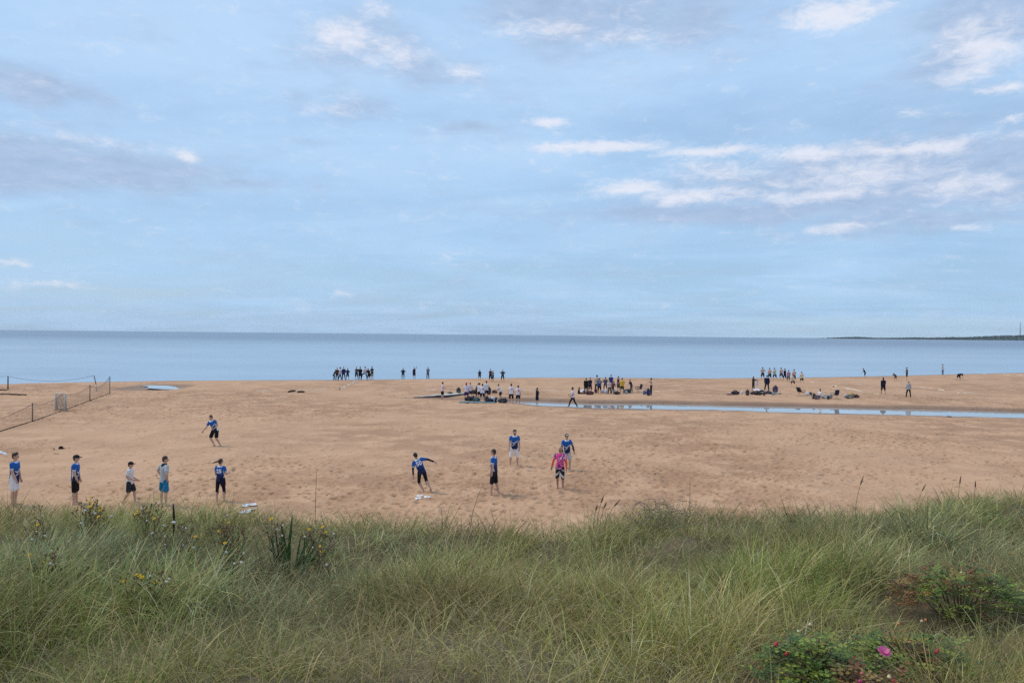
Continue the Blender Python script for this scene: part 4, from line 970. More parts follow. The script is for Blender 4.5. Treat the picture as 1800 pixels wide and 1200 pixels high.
bm = bmesh.new(); ellip(bm, Vector((0, 0, .05)), (.10, .11, .085), None, 12); flat_loft(bm, [(Vector((.07, 0, .035)), .085, .012), (Vector((.13, 0, .02)), .075, .010), (Vector((.19, 0, .015)), .04, .006)], Vector((0, 1, 0)), Vector((0, 0, 1)))
o = bmo('cap', bm, [simple_mat('fabric', (.03, .012, .012), .85, .2, noise=.1, scale=12)]); o.location = place(107, 788.5); o.scale = (1.15,) * 3; tag(o, 'dark cap lying alone on open sand behind the row of players', 'cap')
bm = bmesh.new(); ellip(bm, Vector((0, 0, .02)), (.05, .035, .03), None, 8); o = bmo('pebble', bm, [simple_mat('stone', (.09, .05, .045), .8)]); o.location = place(95, 789.5); tag(o, 'small brown stone just left of the dark cap', 'stone')


def lump(bm, c, r, seed, amp=.18, seg=14):
    n0 = len(bm.verts); ellip(bm, Vector(c), r, None, seg); bm.verts.ensure_lookup_table()
    for v in bm.verts[n0:]:
        d = v.co - Vector(c); v.co = Vector(c) + d * (1 + amp * (float(vnoise(np.array([v.co.x * 9 + seed]), np.array([v.co.y * 9 + v.co.z * 7]), seed)[0]) - .5) * 2)
        v.co.z = max(v.co.z, -.03)
    for f in bm.faces: f.smooth = True


def backpack(p, rz, s, colr, label, kind='backpack', group=None, lying=False, accent=None):
    cat = {'backpack': 'backpack', 'duffel_bag': 'bag', 'tote_bag': 'bag'}[kind]
    root = empty(kind, p, rz); tag(root, label, cat, group); m = simple_mat('bag_nylon', colr, .6, .35, noise=.2, scale=16); ma = simple_mat('bag_trim', accent or tuple(min(1, c * 2.2 + .02) for c in colr), .6, .3)
    sd_ = random.randint(0, 60); bm = bmesh.new()
    if kind == 'backpack':
        lump(bm, (0, 0, .24 * s), (.17 * s, .13 * s, .27 * s), sd_, .12); b = bmo('main_compartment', bm, [m], root)
        bm = bmesh.new(); lump(bm, (0, -.12 * s, .17 * s), (.13 * s, .06 * s, .14 * s), sd_ + 1, .1); pk = bmo('front_pocket', bm, [ma], root); parts = [b, pk]
        for q in (-1, 1):
            bm = bmesh.new(); tube(bm, [(.08 * q * s, .10 * s, .46 * s), (.10 * q * s, .20 * s, .36 * s), (.10 * q * s, .21 * s, .20 * s), (.09 * q * s, .11 * s, .06 * s)], .018 * s, 6); parts.append(bmo('strap', bm, [ma], root))
        bm = bmesh.new(); tube(bm, [(-.05 * s, .02 * s, .49 * s), (-.03 * s, .02 * s, .55 * s), (.03 * s, .02 * s, .55 * s), (.05 * s, .02 * s, .49 * s)], .012 * s, 6); parts.append(bmo('handle', bm, [ma], root))
        if lying:
            for o_ in parts: o_.rotation_euler = (R(-78), 0, 0); o_.location = (0, .1 * s, .12 * s)
    elif kind == 'duffel_bag':
        lump(bm, (0, 0, .15 * s), (.36 * s, .17 * s, .17 * s), sd_, .12, 18); bmo('main_compartment', bm, [m], root)
        for q in (-1, 1):
            bm = bmesh.new(); tube(bm, [(-.15 * s, .10 * q * s, .25 * s), (-.08 * s, .05 * q * s, .36 * s), (.08 * s, .05 * q * s, .37 * s), (.15 * s, .10 * q * s, .25 * s)], .014 * s, 6); bmo('handle', bm, [ma], root)
        bm = bmesh.new(); lump(bm, (.02 * s, -.15 * s, .12 * s), (.16 * s, .05 * s, .09 * s), sd_ + 3, .08); bmo('side_pocket', bm, [ma], root)
    else:
        lump(bm, (0, 0, .17 * s), (.20 * s, .12 * s, .20 * s), sd_, .22); bmo('main_compartment', bm, [m], root)
        for q in (-1, 1):
            bm = bmesh.new(); tube(bm, [(-.09 * s, .05 * q * s, .32 * s), (-.05 * s, .05 * q * s, .47 * s), (.05 * s, .05 * q * s, .47 * s), (.09 * s, .05 * q * s, .32 * s)], .010 * s, 6); bmo('handle', bm, [ma], root)
    return root


GBAG1, GBAG2, GBAG3 = 'bags of the white-shirted team', 'bags of the crowd beyond the stream', 'belongings in front of the right-hand pitch'
BK, NV, WT, GY, MR, TL = (.014, .014, .017), (.015, .02, .06), (.62, .62, .64), (.16, .16, .16), (.05, .012, .02), (.02, .06, .06)
BAGS = [
 (824, 704, 'duffel_bag', BK, 1.25, 'black duffel bag at the feet of the red-haired player', GBAG1, .2),
 (832, 704.5, 'backpack', NV, 1.0, 'navy backpack lying between the red-haired player and the huddle', GBAG1, .8),
 (838, 705, 'duffel_bag', TL, 1.1, 'dark teal holdall on the sand under the huddle', GBAG1, -.2),
 (806, 693, 'backpack', (.025, .035, .03), 1.45, 'big dark green pack standing at the right end of the grey sheet', GBAG1, .3),
 (791, 694.5, 'duffel_bag', BK, 1.0, 'flat black bag on top of the grey sheet', GBAG1, .1),
 (831, 692, 'duffel_bag', BK, 1.3, 'bulky black bag behind the huddle of white shirts', GBAG1, 0),
 (859, 693, 'backpack', BK, 1.6, 'tall black backpack standing right of the tallest player', GBAG1, 0),
 (869, 690.5, 'duffel_bag', (.03, .018, .018), .95, 'small black brown bag lying alone left of the stooping player', GBAG1, .4),
 (856, 706.5, 'backpack', BK, 1.1, 'black backpack nearest the huddle in the long row of bags', GBAG1, .5),
 (861, 706, 'duffel_bag', NV, 1.0, 'navy holdall in the row of bags, left of the white one', GBAG1, -.3),
 (866, 705.5, 'tote_bag', WT, 1.2, 'white cloth bag in the row behind the navy holdall', GBAG1, 0),
 (872, 707, 'backpack', BK, 1.0, 'black and white rucksack at the right end of the row', GBAG1, 1.2),
 (883, 708, 'duffel_bag', (.02, .02, .028), 1.25, 'largest dark holdall by itself near the head of the stream', GBAG1, .1),
 (888, 707, 'backpack', BK, .9, 'small black backpack propped on the dark holdall', GBAG1, .8),
 (1036.5, 693.5, 'duffel_bag', MR, 1.25, 'long maroon black bag at the feet of the slim purple person', GBAG2, 0),
 (1047.5, 690.5, 'backpack', MR, 1.0, 'dark maroon backpack left of the number 11 jersey', GBAG2, .4),
 (1060, 691, 'tote_bag', (.45, .43, .52), 1.1, 'pale lilac bag right of the number 11 jersey', GBAG2, 0),
 (1065.5, 691.5, 'tote_bag', WT, 1.2, 'white plastic bag left of the pale pink person', GBAG2, .5),
 (1081, 690, 'tote_bag', WT, 1.1, 'white bag right of the brown-topped person', GBAG2, .2),
 (1084.5, 693, 'duffel_bag', BK, 1.0, 'black holdall lying in front of the white bag beside the mustard shirt', GBAG2, .3),
 (1097, 691, 'backpack', (.08, .05, .05), .8, 'small brown rucksack right of the mustard shirt', GBAG2, .3),
 (1101, 692, 'tote_bag', (.34, .40, .42), .8, 'little grey bag in front of the dark cool box', GBAG2, .3),
 (1132.5, 693, 'tote_bag', (.12, .16, .34), 1.1, 'blue and white bag left of the navy pack', GBAG2, .3),
 (1139.5, 695, 'backpack', NV, 1.5, 'bulky navy pack lying at the feet of the bare-chested person', GBAG2, .8),
 (1292, 693.5, 'duffel_bag', BK, 1.35, 'black holdall, leftmost of the right-hand row of belongings', GBAG3, 0),
 (1304, 692.5, 'tote_bag', WT, .9, 'small white bag between the black holdall and the pointed bag', GBAG3, 0),
 (1314, 695, 'backpack', BK, 1.25, 'pointed black rucksack in front of the maroon hoodie', GBAG3, 0),
 (1325, 693.5, 'duffel_bag', (.03, .014, .02), 1.1, 'dark maroon bag, left one of two joined in the row', GBAG3, 0),
 (1333.5, 694, 'duffel_bag', BK, 1.15, 'long black bag right of the dark maroon one', GBAG3, .1),
 (1343, 695, 'backpack', (.03, .012, .012), .8, 'small dark brown rucksack below the navy-jacketed person', GBAG3, 0),
 (1350.5, 692.5, 'duffel_bag', (.03, .032, .045), 1.1, 'dark grey sports bag right of the navy-jacketed person', GBAG3, -.2),
 (1363, 691.5, 'backpack', (.035, .022, .05), 1.75, 'tall dark purple backpack standing upright on its own', GBAG3, 0),
 (1367.5, 693, 'tote_bag', (.55, .53, .38), .7, 'small cream bag at the foot of the purple backpack', GBAG3, 0),
 (1419.5, 695.5, 'tote_bag', WT, 1.1, 'white bag right of the reclined black chair', GBAG3, 0),
 (1424, 694, 'duffel_bag', (.03, .03, .02), .9, 'olive black bag beyond the white one by the reclined chair', GBAG3, .2),
 (1431, 701, 'backpack', BK, 1.15, 'black rucksack left of the seated person', GBAG3, .3),
 (1436, 701.5, 'duffel_bag', (.10, .07, .09), 1.0, 'mauve grey bag in front of the seated person', GBAG3, .3),
 (1450, 700, 'duffel_bag', (.30, .31, .32), 1.2, 'light grey holdall right of the seated person', GBAG3, 0),
 (1456, 702, 'backpack', (.03, .014, .014), .8, 'small dark red rucksack under the light grey holdall', GBAG3, 0),
 (1459.5, 700, 'tote_bag', (.36, .35, .33), 1.2, 'pale grey bag leaning against the navy chair', GBAG3, 0),
 (1486.5, 699, 'tote_bag', (.50, .48, .50), 1.0, 'pale bag at the left end of the last pile of belongings', GBAG3, 0),
 (1493, 700.5, 'duffel_bag', (.12, .13, .12), 1.3, 'grey green holdall in the middle of the last pile', GBAG3, 0),
 (1498, 697, 'tote_bag', (.45, .30, .06), 1.2, 'ochre yellow bag on top of the last pile', GBAG3, 0),
 (1504.5, 699, 'duffel_bag', MR, 1.1, 'dark maroon bag at the right end of the last pile', GBAG3, .1),
]
for x, y, kd, cc, s_, lab, grp, rz in BAGS:
    backpack(place(x, y), rz, s_, cc, lab, kd, grp, accent=(WT if 'black and white' in lab or 'blue and white' in lab else None))


def beam(bm, a, b, r_=.012, n=6): tube(bm, [Vector(a), Vector(b)], r_, n)


def folding_chair(p, rz, colr, label, tilt=0.25):
    root = empty('folding_chair', p, rz); tag(root, label, 'chair', 'folding chairs among the belongings'); mf = simple_mat('chair_canvas', colr, .8, .2, noise=.14, scale=12); mt = simple_mat('chair_tube', (.25, .26, .27), .4, .5, metal=.6)
    bm = bmesh.new(); bmesh.ops.create_cube(bm, size=1, matrix=Matrix.Translation((0, 0, .42)) @ Matrix.Diagonal((.54, .50, .035, 1))); bmo('seat', bm, [mf], root)
    bm = bmesh.new(); bmesh.ops.create_cube(bm, size=1, matrix=Matrix.Translation((0, .26 + tilt * .25, .70)) @ Matrix.Rotation(-tilt, 4, 'X') @ Matrix.Diagonal((.56, .03, .56, 1))); bmo('backrest', bm, [mf], root)
    for sx in (-1, 1):
        for a, b in (((sx * .27, -.26, 0), (sx * .27, .26, .45)), ((sx * .27, .28, 0), (sx * .27, -.25, .45))):
            bm = bmesh.new(); beam(bm, a, b); bmo('leg', bm, [mt], root)
        bm = bmesh.new(); beam(bm, (sx * .30, -.27, .62), (sx * .30, .24, .64), .025); beam(bm, (sx * .29, -.25, .44), (sx * .30, -.25, .62)); bmo('armrest', bm, [mf], root)
        bm = bmesh.new(); beam(bm, (sx * .28, .24, .42), (sx * .28, .27 + tilt * .9, .98)); bmo('back_post', bm, [mt], root)


folding_chair(place(1122, 690), R(-75), (.018, .014, .03), 'dark folding chair side-on, between the leaning person and the bare-chested one')
folding_chair(place(1408.5, 695.5), R(120), (.014, .02, .035), 'reclined black folding chair draped with clothes, left of the seated person', .55)
folding_chair(place(1467, 701), R(200), (.014, .018, .06), 'upright navy folding chair seen from behind, right of the seated person', .2)

root = empty('cool_box', place(1104, 690.5), .2); tag(root, 'dark teal cool box under the leaning person in purple', 'cool box'); mc = simple_mat('box_plastic', (.03, .06, .06), .45, .4)
bm = bmesh.new(); bmesh.ops.create_cube(bm, size=1, matrix=Matrix.Translation((0, 0, .17)) @ Matrix.Diagonal((.62, .38, .34, 1))); bmesh.ops.bevel(bm, geom=bm.edges[:], offset=.03, segments=2, affect='EDGES'); bmo('box', bm, [mc], root)
bm = bmesh.new(); bmesh.ops.create_cube(bm, size=1, matrix=Matrix.Translation((0, 0, .385)) @ Matrix.Diagonal((.66, .42, .08, 1))); bmesh.ops.bevel(bm, geom=bm.edges[:], offset=.02, segments=2, affect='EDGES'); bmo('lid', bm, [simple_mat('box_plastic', (.10, .12, .12), .45, .4)], root)
bm = bmesh.new(); tube(bm, [(-.32, -.22, .3), (-.30, -.26, .45), (.30, -.26, .45), (.32, -.22, .3)], .014, 6); bmo('handle', bm, [simple_mat('box_plastic', (.10, .12, .12), .45, .4)], root)


def cloth_patch(p, w, d, rz, colr, label, name='towel', cat='towel', hump=.08, seed=1):
    n = 12; bm = bmesh.new(); g = []
    for i in range(n + 1):
        row = []
        for j in range(n + 1):
            u, v = i / n - .5, j / n - .5; e = 1 + .12 * math.sin(u * 9 + seed) * v; x = u * w * e; y = v * d * (1 + .15 * math.sin(v * 7 + seed * 2) * u)
            wx = p.x + x * math.cos(rz) - y * math.sin(rz); wy = p.y + x * math.sin(rz) + y * math.cos(rz)
            z = terrain(wx, wy) - p.z + .03 + hump * max(0, float(fbm(np.array([x * 3 + seed]), np.array([y * 3]), seed)[0]) - .25)
            row.append(bm.verts.new((wx - p.x, wy - p.y, z)))
        g.append(row)
    for a in range(n):
        for b in range(n): bm.faces.new((g[a][b], g[a + 1][b], g[a + 1][b + 1], g[a][b + 1])).smooth = True
    bmesh.ops.recalc_face_normals(bm, faces=bm.faces[:]); bmesh.ops.solidify(bm, geom=bm.faces[:], thickness=.03); bmesh.ops.recalc_face_normals(bm, faces=bm.faces[:])
    o = bmo(name, bm, [simple_mat('cloth_sheet', colr, .9, .1)]); o.location = p; return tag(o, label, cat)


cloth_patch(place(1334, 687.5), 1.3, 1.6, 0, (.68, .62, .64), 'crumpled white towel spread below the two standing by the right-hand bags', hump=.5)
cloth_patch(place(1282, 693.5), .8, .9, 0, (.34, .22, .30), 'mauve towel left of the leftmost black holdall', hump=.3, seed=3)
cloth_patch(place(1354, 691.5), 2.0, 1.6, 0, (.30, .30, .33), 'grey blanket beneath the sports bag and the cream bag', 'blanket', 'blanket', hump=.3, seed=5)
cloth_patch(place(1358, 694.8), .8, .5, 0, (.55, .50, .42), 'pale cloth lying in front of the grey blanket', 'cloth', 'cloth', hump=.2, seed=6)
cloth_patch(place(1024, 690.5), .9, 1.2, 0, (.68, .66, .68), 'white towel beside the person sitting with legs outstretched', hump=.7, seed=7)
cloth_patch(place(840, 707), 3.4, 1.6, 0, (.14, .20, .22), 'thin blue grey ground mat under the bags of the white-shirted team', 'ground_mat', 'mat', hump=.05, seed=8)
# long grey ground sheet: pale top, dark hanging edge
def ground_sheet():
    a = place(728, 698); b = place(823, 692); root = empty('ground_sheet', a); tag(root, 'long grey sheet on the sand with a dark turned-up edge, left of the white-shirted team', 'tarpaulin')
    n = 26; top, edge = bmesh.new(), bmesh.new(); T_, E_ = [], []
    for i in range(n + 1):
        u = i / n; x = (b.x - a.x) * u; yf = (place(728 + 95 * u, 699.5 - 1.0 * u - 5.5 * max(0, u - .62) / .38)).y - a.y; wd = .35 + 4.2 * u ** .8 * (1 - .3 * u)
        h = (.05 + .16 * min(1, u * 2.2)) * (1 - .55 * max(0, u - .6) / .4) + .015 * math.sin(u * 31)
        f0 = Vector((x, yf, .0)); f1 = Vector((x, yf + .12, h))
        for v in (f0, f1): v.z += terrain(a.x + v.x, a.y + v.y) - a.z
        bk = Vector((x + .5, yf + wd, h * .9)); bk.z += terrain(a.x + bk.x, a.y + bk.y) - a.z
        md = f1.lerp(bk, .5) + Vector((0, 0, .03 * math.sin(u * 17)))
        E_.append((edge.verts.new(f0), edge.verts.new(f1))); T_.append([top.verts.new(f1 + Vector((0, 0, .004))), top.verts.new(md), top.verts.new(bk), top.verts.new(bk + Vector((.1, .2, -.3)))])
    for i in range(n):
        edge.faces.new((E_[i][0], E_[i + 1][0], E_[i + 1][1], E_[i][1]))
        for k in range(3): top.faces.new((T_[i][k], T_[i + 1][k], T_[i + 1][k + 1], T_[i][k + 1])).smooth = True
    
    for q_ in (top, edge): bmesh.ops.recalc_face_normals(q_, faces=q_.faces[:]); bmesh.ops.solidify(q_, geom=q_.faces[:], thickness=.02); bmesh.ops.recalc_face_normals(q_, faces=q_.faces[:])
    bmo('sheet_top', top, [simple_mat('grey_tarpaulin', (.50, .47, .42), .7, .3)], root); bmo('turned_up_edge', edge, [simple_mat('dark_tarpaulin', (.06, .04, .035), .7, .3)], root)
ground_sheet()


# ---- pale boundary tapes and drawn lines lying on the sand
def tape(pa, pb, label, w=.22, h=.05, name='boundary_tape', colr=(.62, .50, .38), lift=.02):
    a, b = place(*pa), place(*pb); L = (b - a).length; n = max(6, int(L / .35)); d = (b - a); d.z = 0; d.normalize(); s_ = Vector((-d.y, d.x, 0)); bm = bmesh.new(); rows = []
    for i in range(n + 1):
        t = i / n; c = a.lerp(b, t); c += s_ * .12 * math.sin(i * .7) ; zz = lift + .02 * math.sin(i * 1.9); r = []
        for k, (o_, q) in enumerate(((-1, 0), (-.5, .9), (.5, 1), (1, 0))):
            p = c + s_ * w * .5 * o_; tp_ = min(1, 4 * min(t, 1 - t) + .15); r.append(bm.verts.new((p.x - a.x, p.y - a.y, terrain(p.x, p.y) + zz * tp_ + h * .75 * q * tp_ - (0 if q else .06) - .03 * (1 - tp_) - a.z)))
        rows.append(r)
    for A, B in zip(rows[:-1], rows[1:]):
        for k in range(3): bm.faces.new((A[k], A[k + 1], B[k + 1], B[k])).smooth = True
    bmesh.ops.recalc_face_normals(bm, faces=bm.faces[:])
    o = bmo(name, bm, [simple_mat('pale_webbing', colr, .8, .2, noise=.14, scale=4)]); o.location = a; tag(o, label, 'boundary tape', 'pale boundary tapes lying on the sand'); return o


for pa, pb, lb, w, h in (((598, 684.5), (613, 677), 'nearer half of the slanting pale tape left of the waterline onlookers', .25, .08), ((613, 677), (632, 669.5), 'farther half of the slanting pale tape ending at the onlookers', .25, .10),
        ((449, 687), (474, 686.7), 'short pale tape far left of the slanting one', .3, .07), ((522, 686), (548, 685.5), 'pale tape between the far left one and the onlookers', .3, .07), ((551, 685.5), (578, 685), 'pale tape ending just left of the slanting one', .3, .07),
        ((676, 685), (693, 685), 'short pale tape right of the slanting one', .3, .05), ((748, 685.5), (770, 685.5), 'pale tape beside the pinkish shirted person', .3, .07), ((919, 685.5), (942, 685.7), 'pale tape left of the long-haired person at the stream', .3, .09), ((948, 686), (984, 686.5), 'pale tape right of the long-haired person at the stream', .3, .06),
        ((1148, 687.5), (1162, 688.5), 'short pale tape right of the bare-chested person', .3, .08), ((1424, 671.3), (1432, 672.5), 'short pale tape behind the rightmost jogger', .3, .08), ((1464, 678), (1472, 679.5), 'bright short tape with dark end above the navy chair', .3, .14), ((1480, 681), (1518, 688.5), 'long pale tape running down to the right above the last pile', .25, .12), ((1536, 692.7), (1546, 693), 'short pale tape just left of the navy hoodie', .3, .10),
        ((1617, 681), (1628, 681.3), 'first short tape right of the light grey hoodie', .3, .09), ((1634, 682), (1641, 682.7), 'second short tape right of the light grey hoodie', .3, .07), ((1648, 684.8), (1662, 686.5), 'brightest slanting tape in the right-hand pitch', .3, .12), ((1681, 690.5), (1688, 691), 'tiny tape right of the brightest slanting one', .3, .07), ((1694, 691), (1716, 690.5), 'long level tape, rightmost on the pitch', .3, .11),
        ((1727, 658), (1735, 658), 'small pale scrap near the sea on the right', .4, .12), ((1762, 658.5), (1778, 659), 'second pale scrap near the sea on the far right', .4, .12), ((1786, 660), (1800, 660.5), 'pale tape at the right edge near the sea', .4, .12)):
    tape(pa, pb, lb, w, h)
for (x, y), lb in (((597.5, 685), 'tiny dark peg at the near end of the slanting tape'), ((1465.5, 680.5), 'small dark peg at the bright short tape')):
    bm = bmesh.new(); tube(bm, [(0, 0, -.05), (0, 0, .22)], [.05, .06], 8); o = bmo('peg', bm, [simple_mat('peg_plastic', (.04, .03, .03), .6)]); o.location = place(x, y); tag(o, lb, 'peg')


# driftwood and weed lines on the sand
def stick(pa, pb, r_, label, name='driftwood', colr=(.075, .045, .035)):
    a, b = place(*pa), place(*pb); n = 9; pts = []
    for i in range(n):
        c = a.lerp(b, i / (n - 1)); c.x += random.uniform(-.05, .05); c.z = terrain(c.x, c.y) + r_ * .5; pts.append(c - a)
    bm = bmesh.new(); tube(bm, pts, [r_ * (.5 + .5 * math.sin(3.1416 * (i + .8) / (n + .6))) for i in range(n)], 7); o = bmo(name, bm, [simple_mat('driftwood_bark', colr, .9, .1, noise=.3, scale=9)]); o.location = a; tag(o, label, 'driftwood'); return o


stick((-6, 693.5), (47, 694.5), .10, 'long dark driftwood line lying across the left edge')
stick((-4, 686), (12, 686.3), .09, 'short driftwood behind the long one at the left edge')
stick((506, 689.5), (518, 687.5), .13, 'dark driftwood piece left of centre, slanting')
stick((523, 689.8), (535, 689.5), .13, 'dark driftwood piece lying level right of the slanting one')
stick((1665, 732), (1672, 733), .06, 'small stick on the near sand below the stream on the right')


# ---- nets on the left
def net_panel(bm, a, b, ha, hb, cell=.16, r_=.004, sag=0.0, low=.02):
    d = b - a; L = d.length; n = max(2, int(L / cell)); rows = max(2, int(max(ha, hb) / cell)); G = []
    for i in range(n + 1):
        t = i / n; h = (ha + (hb - ha) * t) - sag * 4 * t * (1 - t); c = a.lerp(b, t); g = terrain(c.x, c.y)
        G.append([Vector((c.x, c.y + .03 * math.sin(i * 1.3 + j), g + low + h * j / rows)) for j in range(rows + 1)])
    def q(p0, p1):
        dd = (p1 - p0).normalized(); s_ = dd.cross(Vector((0, 1, 0))); s_ = (s_ if s_.length > .1 else dd.cross(Vector((1, 0, 0)))).normalized() * r_
        f = dd.cross(s_).normalized() * r_; v = [bm.verts.new(p0 + s_), bm.verts.new(p0 - s_ * .5 + f), bm.verts.new(p0 - s_ * .5 - f), bm.verts.new(p1 + s_), bm.verts.new(p1 - s_ * .5 + f), bm.verts.new(p1 - s_ * .5 - f)]
        for k in range(3): bm.faces.new((v[k], v[(k + 1) % 3], v[3 + (k + 1) % 3], v[3 + k]))
    for i in range(n + 1):
        for j in range(rows + 1):
            if i < n: q(G[i][j], G[i + 1][j])
            if j < rows: q(G[i][j], G[i][j + 1])
    return G


def rope(pts, r_, name, mat, parent=None): bm = bmesh.new(); tube(bm, pts, r_, 6); return bmo(name, bm, [mat], parent)


def post_h(px, f, t): p = place(px, f); return p, height_px(p, px, t)


cord = simple_mat('net_cord', (.27, .20, .15), .9, .1); rp = simple_mat('net_rope', (.10, .085, .075), .9, .1); dkr = simple_mat('bottom_rope', (.075, .040, .032), .9, .1)
wood = simple_mat('weathered_post', (.19, .15, .125), .8, .2, noise=.3, scale=9); whp = simple_mat('white_post', (.55, .53, .48), .7, .3)


def post(p, h, root, r_=.05, mat=None, lean=(0, 0), name='post'):
    bm = bmesh.new(); tube(bm, [(0, 0, -.1), (lean[0] * .5, lean[1] * .5, h * .5), (lean[0], lean[1], h)], [r_, r_ * .95, r_ * .9], 8); o = bmo(name, bm, [mat or wood], root); o.location = p - root.location; return o


def side_net():
    seq = [(-60, 776, 740), (57, 741, 708), (108, 723, 691), (158, 704, 676), (193, 692, 661)]
    P = [post_h(*s_) for s_ in seq]; root = empty('court_net', P[1][0]); tag(root, 'low brown net fence on wooden posts running along the left pitch', 'net')
    off = -root.location
    for i in (0, 1, 3, 4): post(P[i][0], P[i][1], root, .042)
    for i in range(4):
        (a, ha), (b, hb) = P[i], P[i + 1]; bm = bmesh.new(); ha_ = ha * (.92 if i else .8); hb_ = hb * .92
        G = net_panel(bm, a, b, ha_, hb_, sag=.28 if i != 3 else .55, cell=.20, r_=.0035); bmesh.ops.translate(bm, verts=bm.verts, vec=off); o = bmo('netting', bm, [cord], root); o['kind'] = 'stuff'
        rope([g[-1] + off for g in G], .014, 'top_rope', rp, root)
        rope([g[0] + off + Vector((0, 0, .01)) for g in G], .028, 'bottom_rope', dkr, root)
side_net()


def goal():
    a, ha = post_h(97.5, 721, 691); b, hb = post_h(113.5, 723, 691.5); root = empty('small_goal', a); tag(root, 'small white-framed goal with net standing in the net fence', 'goal'); off = -root.location
    dp = Vector((-.35, .85, 0))
    post(a, ha, root, .06, whp); post(b, hb, root, .06, whp)
    bm = bmesh.new(); beam(bm, a + off + Vector((0, 0, ha)), b + off + Vector((0, 0, hb)), .03, 8); bmo('crossbar', bm, [whp], root)
    for p, h in ((a, ha), (b, hb)):
        bm = bmesh.new(); tube(bm, [p + off + Vector((0, 0, h)), p + off + dp * .5 + Vector((0, 0, h * .95)), p + off + dp + Vector((0, 0, .03)), p + off + Vector((0, 0, .03))], .02, 6); bmo('side_frame', bm, [whp], root)
    bm = bmesh.new(); beam(bm, a + off + dp + Vector((0, 0, .03)), b + off + dp + Vector((0, 0, .03)), .02, 6); bmo('rear_bar', bm, [whp], root)
    bm = bmesh.new(); net_panel(bm, a + dp * .6, b + dp * .6, ha * .9, hb * .9, cell=.10, r_=.009); net_panel(bm, a, a + dp, ha * .95, .3, cell=.10, r_=.008); net_panel(bm, b, b + dp, hb * .95, .3, cell=.10, r_=.008)
    bmesh.ops.translate(bm, verts=bm.verts, vec=off); o = bmo('netting', bm, [simple_mat('grey_cord', (.28, .26, .24), .9, .1)], root); o['kind'] = 'stuff'
goal()


def far_net():
    a, ha = post_h(14, 685.5, 661); b, hb = post_h(170, 688, 660); root = empty('volleyball_net', a); tag(root, 'slack rope net between a dark post and a leaning white-footed post near the sea', 'net'); off = -root.location
    post(a, ha, root, .06, simple_mat('dark_post', (.04, .045, .05), .6))
    bm = bmesh.new(); tube(bm, [(0, 0, -.05), (-.08, 0, hb * .45)], .06, 8); o = bmo('post_foot', bm, [whp], root); o.location = b + off
    bm = bmesh.new(); tube(bm, [(-.08, 0, hb * .45), (-.28, 0, hb)], .045, 8); o = bmo('leaning_post', bm, [wood], root); o.location = b + off
    ta = a + off + Vector((0, 0, ha)); tb = b + off + Vector((-.28, 0, hb)); pts = [ta.lerp(tb, i / 20) - Vector((0, 0, .55 * 4 * (i / 20) * (1 - i / 20))) for i in range(21)]
    rope(pts, .018, 'top_rope', simple_mat('blue_grey_rope', (.16, .20, .24), .8), root)
    c, hc = post_h(193, 692, 661); tc_ = c + off + Vector((0, 0, hc)); rope([tc_.lerp(b + off + Vector((-.1, 0, .5)), i / 10) - Vector((0, 0, .3 * 4 * (i / 10) * (1 - i / 10))) for i in range(11)], .014, 'guy_rope', rp, root)
    l = at_depth(-40, 664, a.y) + off; rope([ta.lerp(l, i / 6) for i in range(7)], .016, 'guy_rope', rp, root)
far_net()

# ------------------------------------------------------------------ marram grass
def blades(rng, P, L, W, th0, kap, phi, nseg, root_c, tip_c):
    """curved tapering blades as one vertex/face array. all arguments are per-blade arrays"""
    n = len(P); pos = P.copy(); a = rng.uniform(0, 6.283, n); side = np.stack([np.cos(a), np.sin(a), np.zeros(n)], -1)
    V = []; C = []
    for s in range(nseg + 1):
        t = s / nseg; w = W * (1 - t ** 2.2) * (.55 + .45 * min(1, t * 4))
        if s < nseg: V += [pos - side * w[:, None] * .5, pos + side * w[:, None] * .5]; C += [root_c * (1 - t) + tip_c * t] * 2
        else: V += [pos]; C += [tip_c]
        th = th0 + kap * (t + .5 / nseg); d = np.stack([np.sin(th) * np.cos(phi), np.sin(th) * np.sin(phi), np.cos(th)], -1)
        pos = pos + d * (L / nseg)[:, None]
    V = np.stack(V, 1); C = np.stack(C, 1); m = V.shape[1]; base = (np.arange(n) * m)[:, None, None]
    tri = []
    for s in range(nseg - 1): tri += [(2 * s, 2 * s + 1, 2 * s + 3), (2 * s, 2 * s + 3, 2 * s + 2)]
    tri.append((2 * nseg - 2, 2 * nseg - 1, 2 * nseg))
    return V.reshape(-1, 3), (np.array(tri)[None] + base).reshape(-1, 3), C.reshape(-1, 3)


GREEN, BLUEG, OLIVE, STRAW, DRY = [np.array(c) for c in ((.190, .215, .060), (.225, .270, .145), (.300, .265, .075), (.56, .46, .21), (.34, .26, .13))]
# patches seen in the photograph: px, py, radius, glaucous, yellow, fresh
PATCH = [(190, 965, 1.3, 1, 0, 0), (20, 960, 1.2, 1, 0, 0), (700, 950, 1.2, .9, 0, 0), (60, 1120, .8, 0, .1, 1), (230, 1170, .7, 0, .1, .8), (1700, 930, 2.0, .8, 0, 0), (1500, 930, 1.2, .8, .2, 0), (1350, 985, 1.1, .2, .1, .9),
         (1100, 960, 1.0, .5, .1, .2), (1700, 1130, .8, 0, .8, .1), (1450, 1080, .8, 0, .6, .1), (1000, 1150, .7, 0, .7, .1), (400, 1170, .6, 0, .8, 0), (640, 1180, .5, 0, .5, .5), (960, 1010, 1.0, .2, .5, 0), (1330, 920, 1.0, .1, .55, 0)]
_pw = [(at_depth(a, b, 1.0), a, b, r, g, y_, f) for a, b, r, g, y_, f in PATCH]
PATCH_W = []
for _, a, b, r, g, y_, f in _pw:
    h = dune_hit(a, b, .35)
    if h: PATCH_W.append((h.x, h.y, r, g, y_, f))
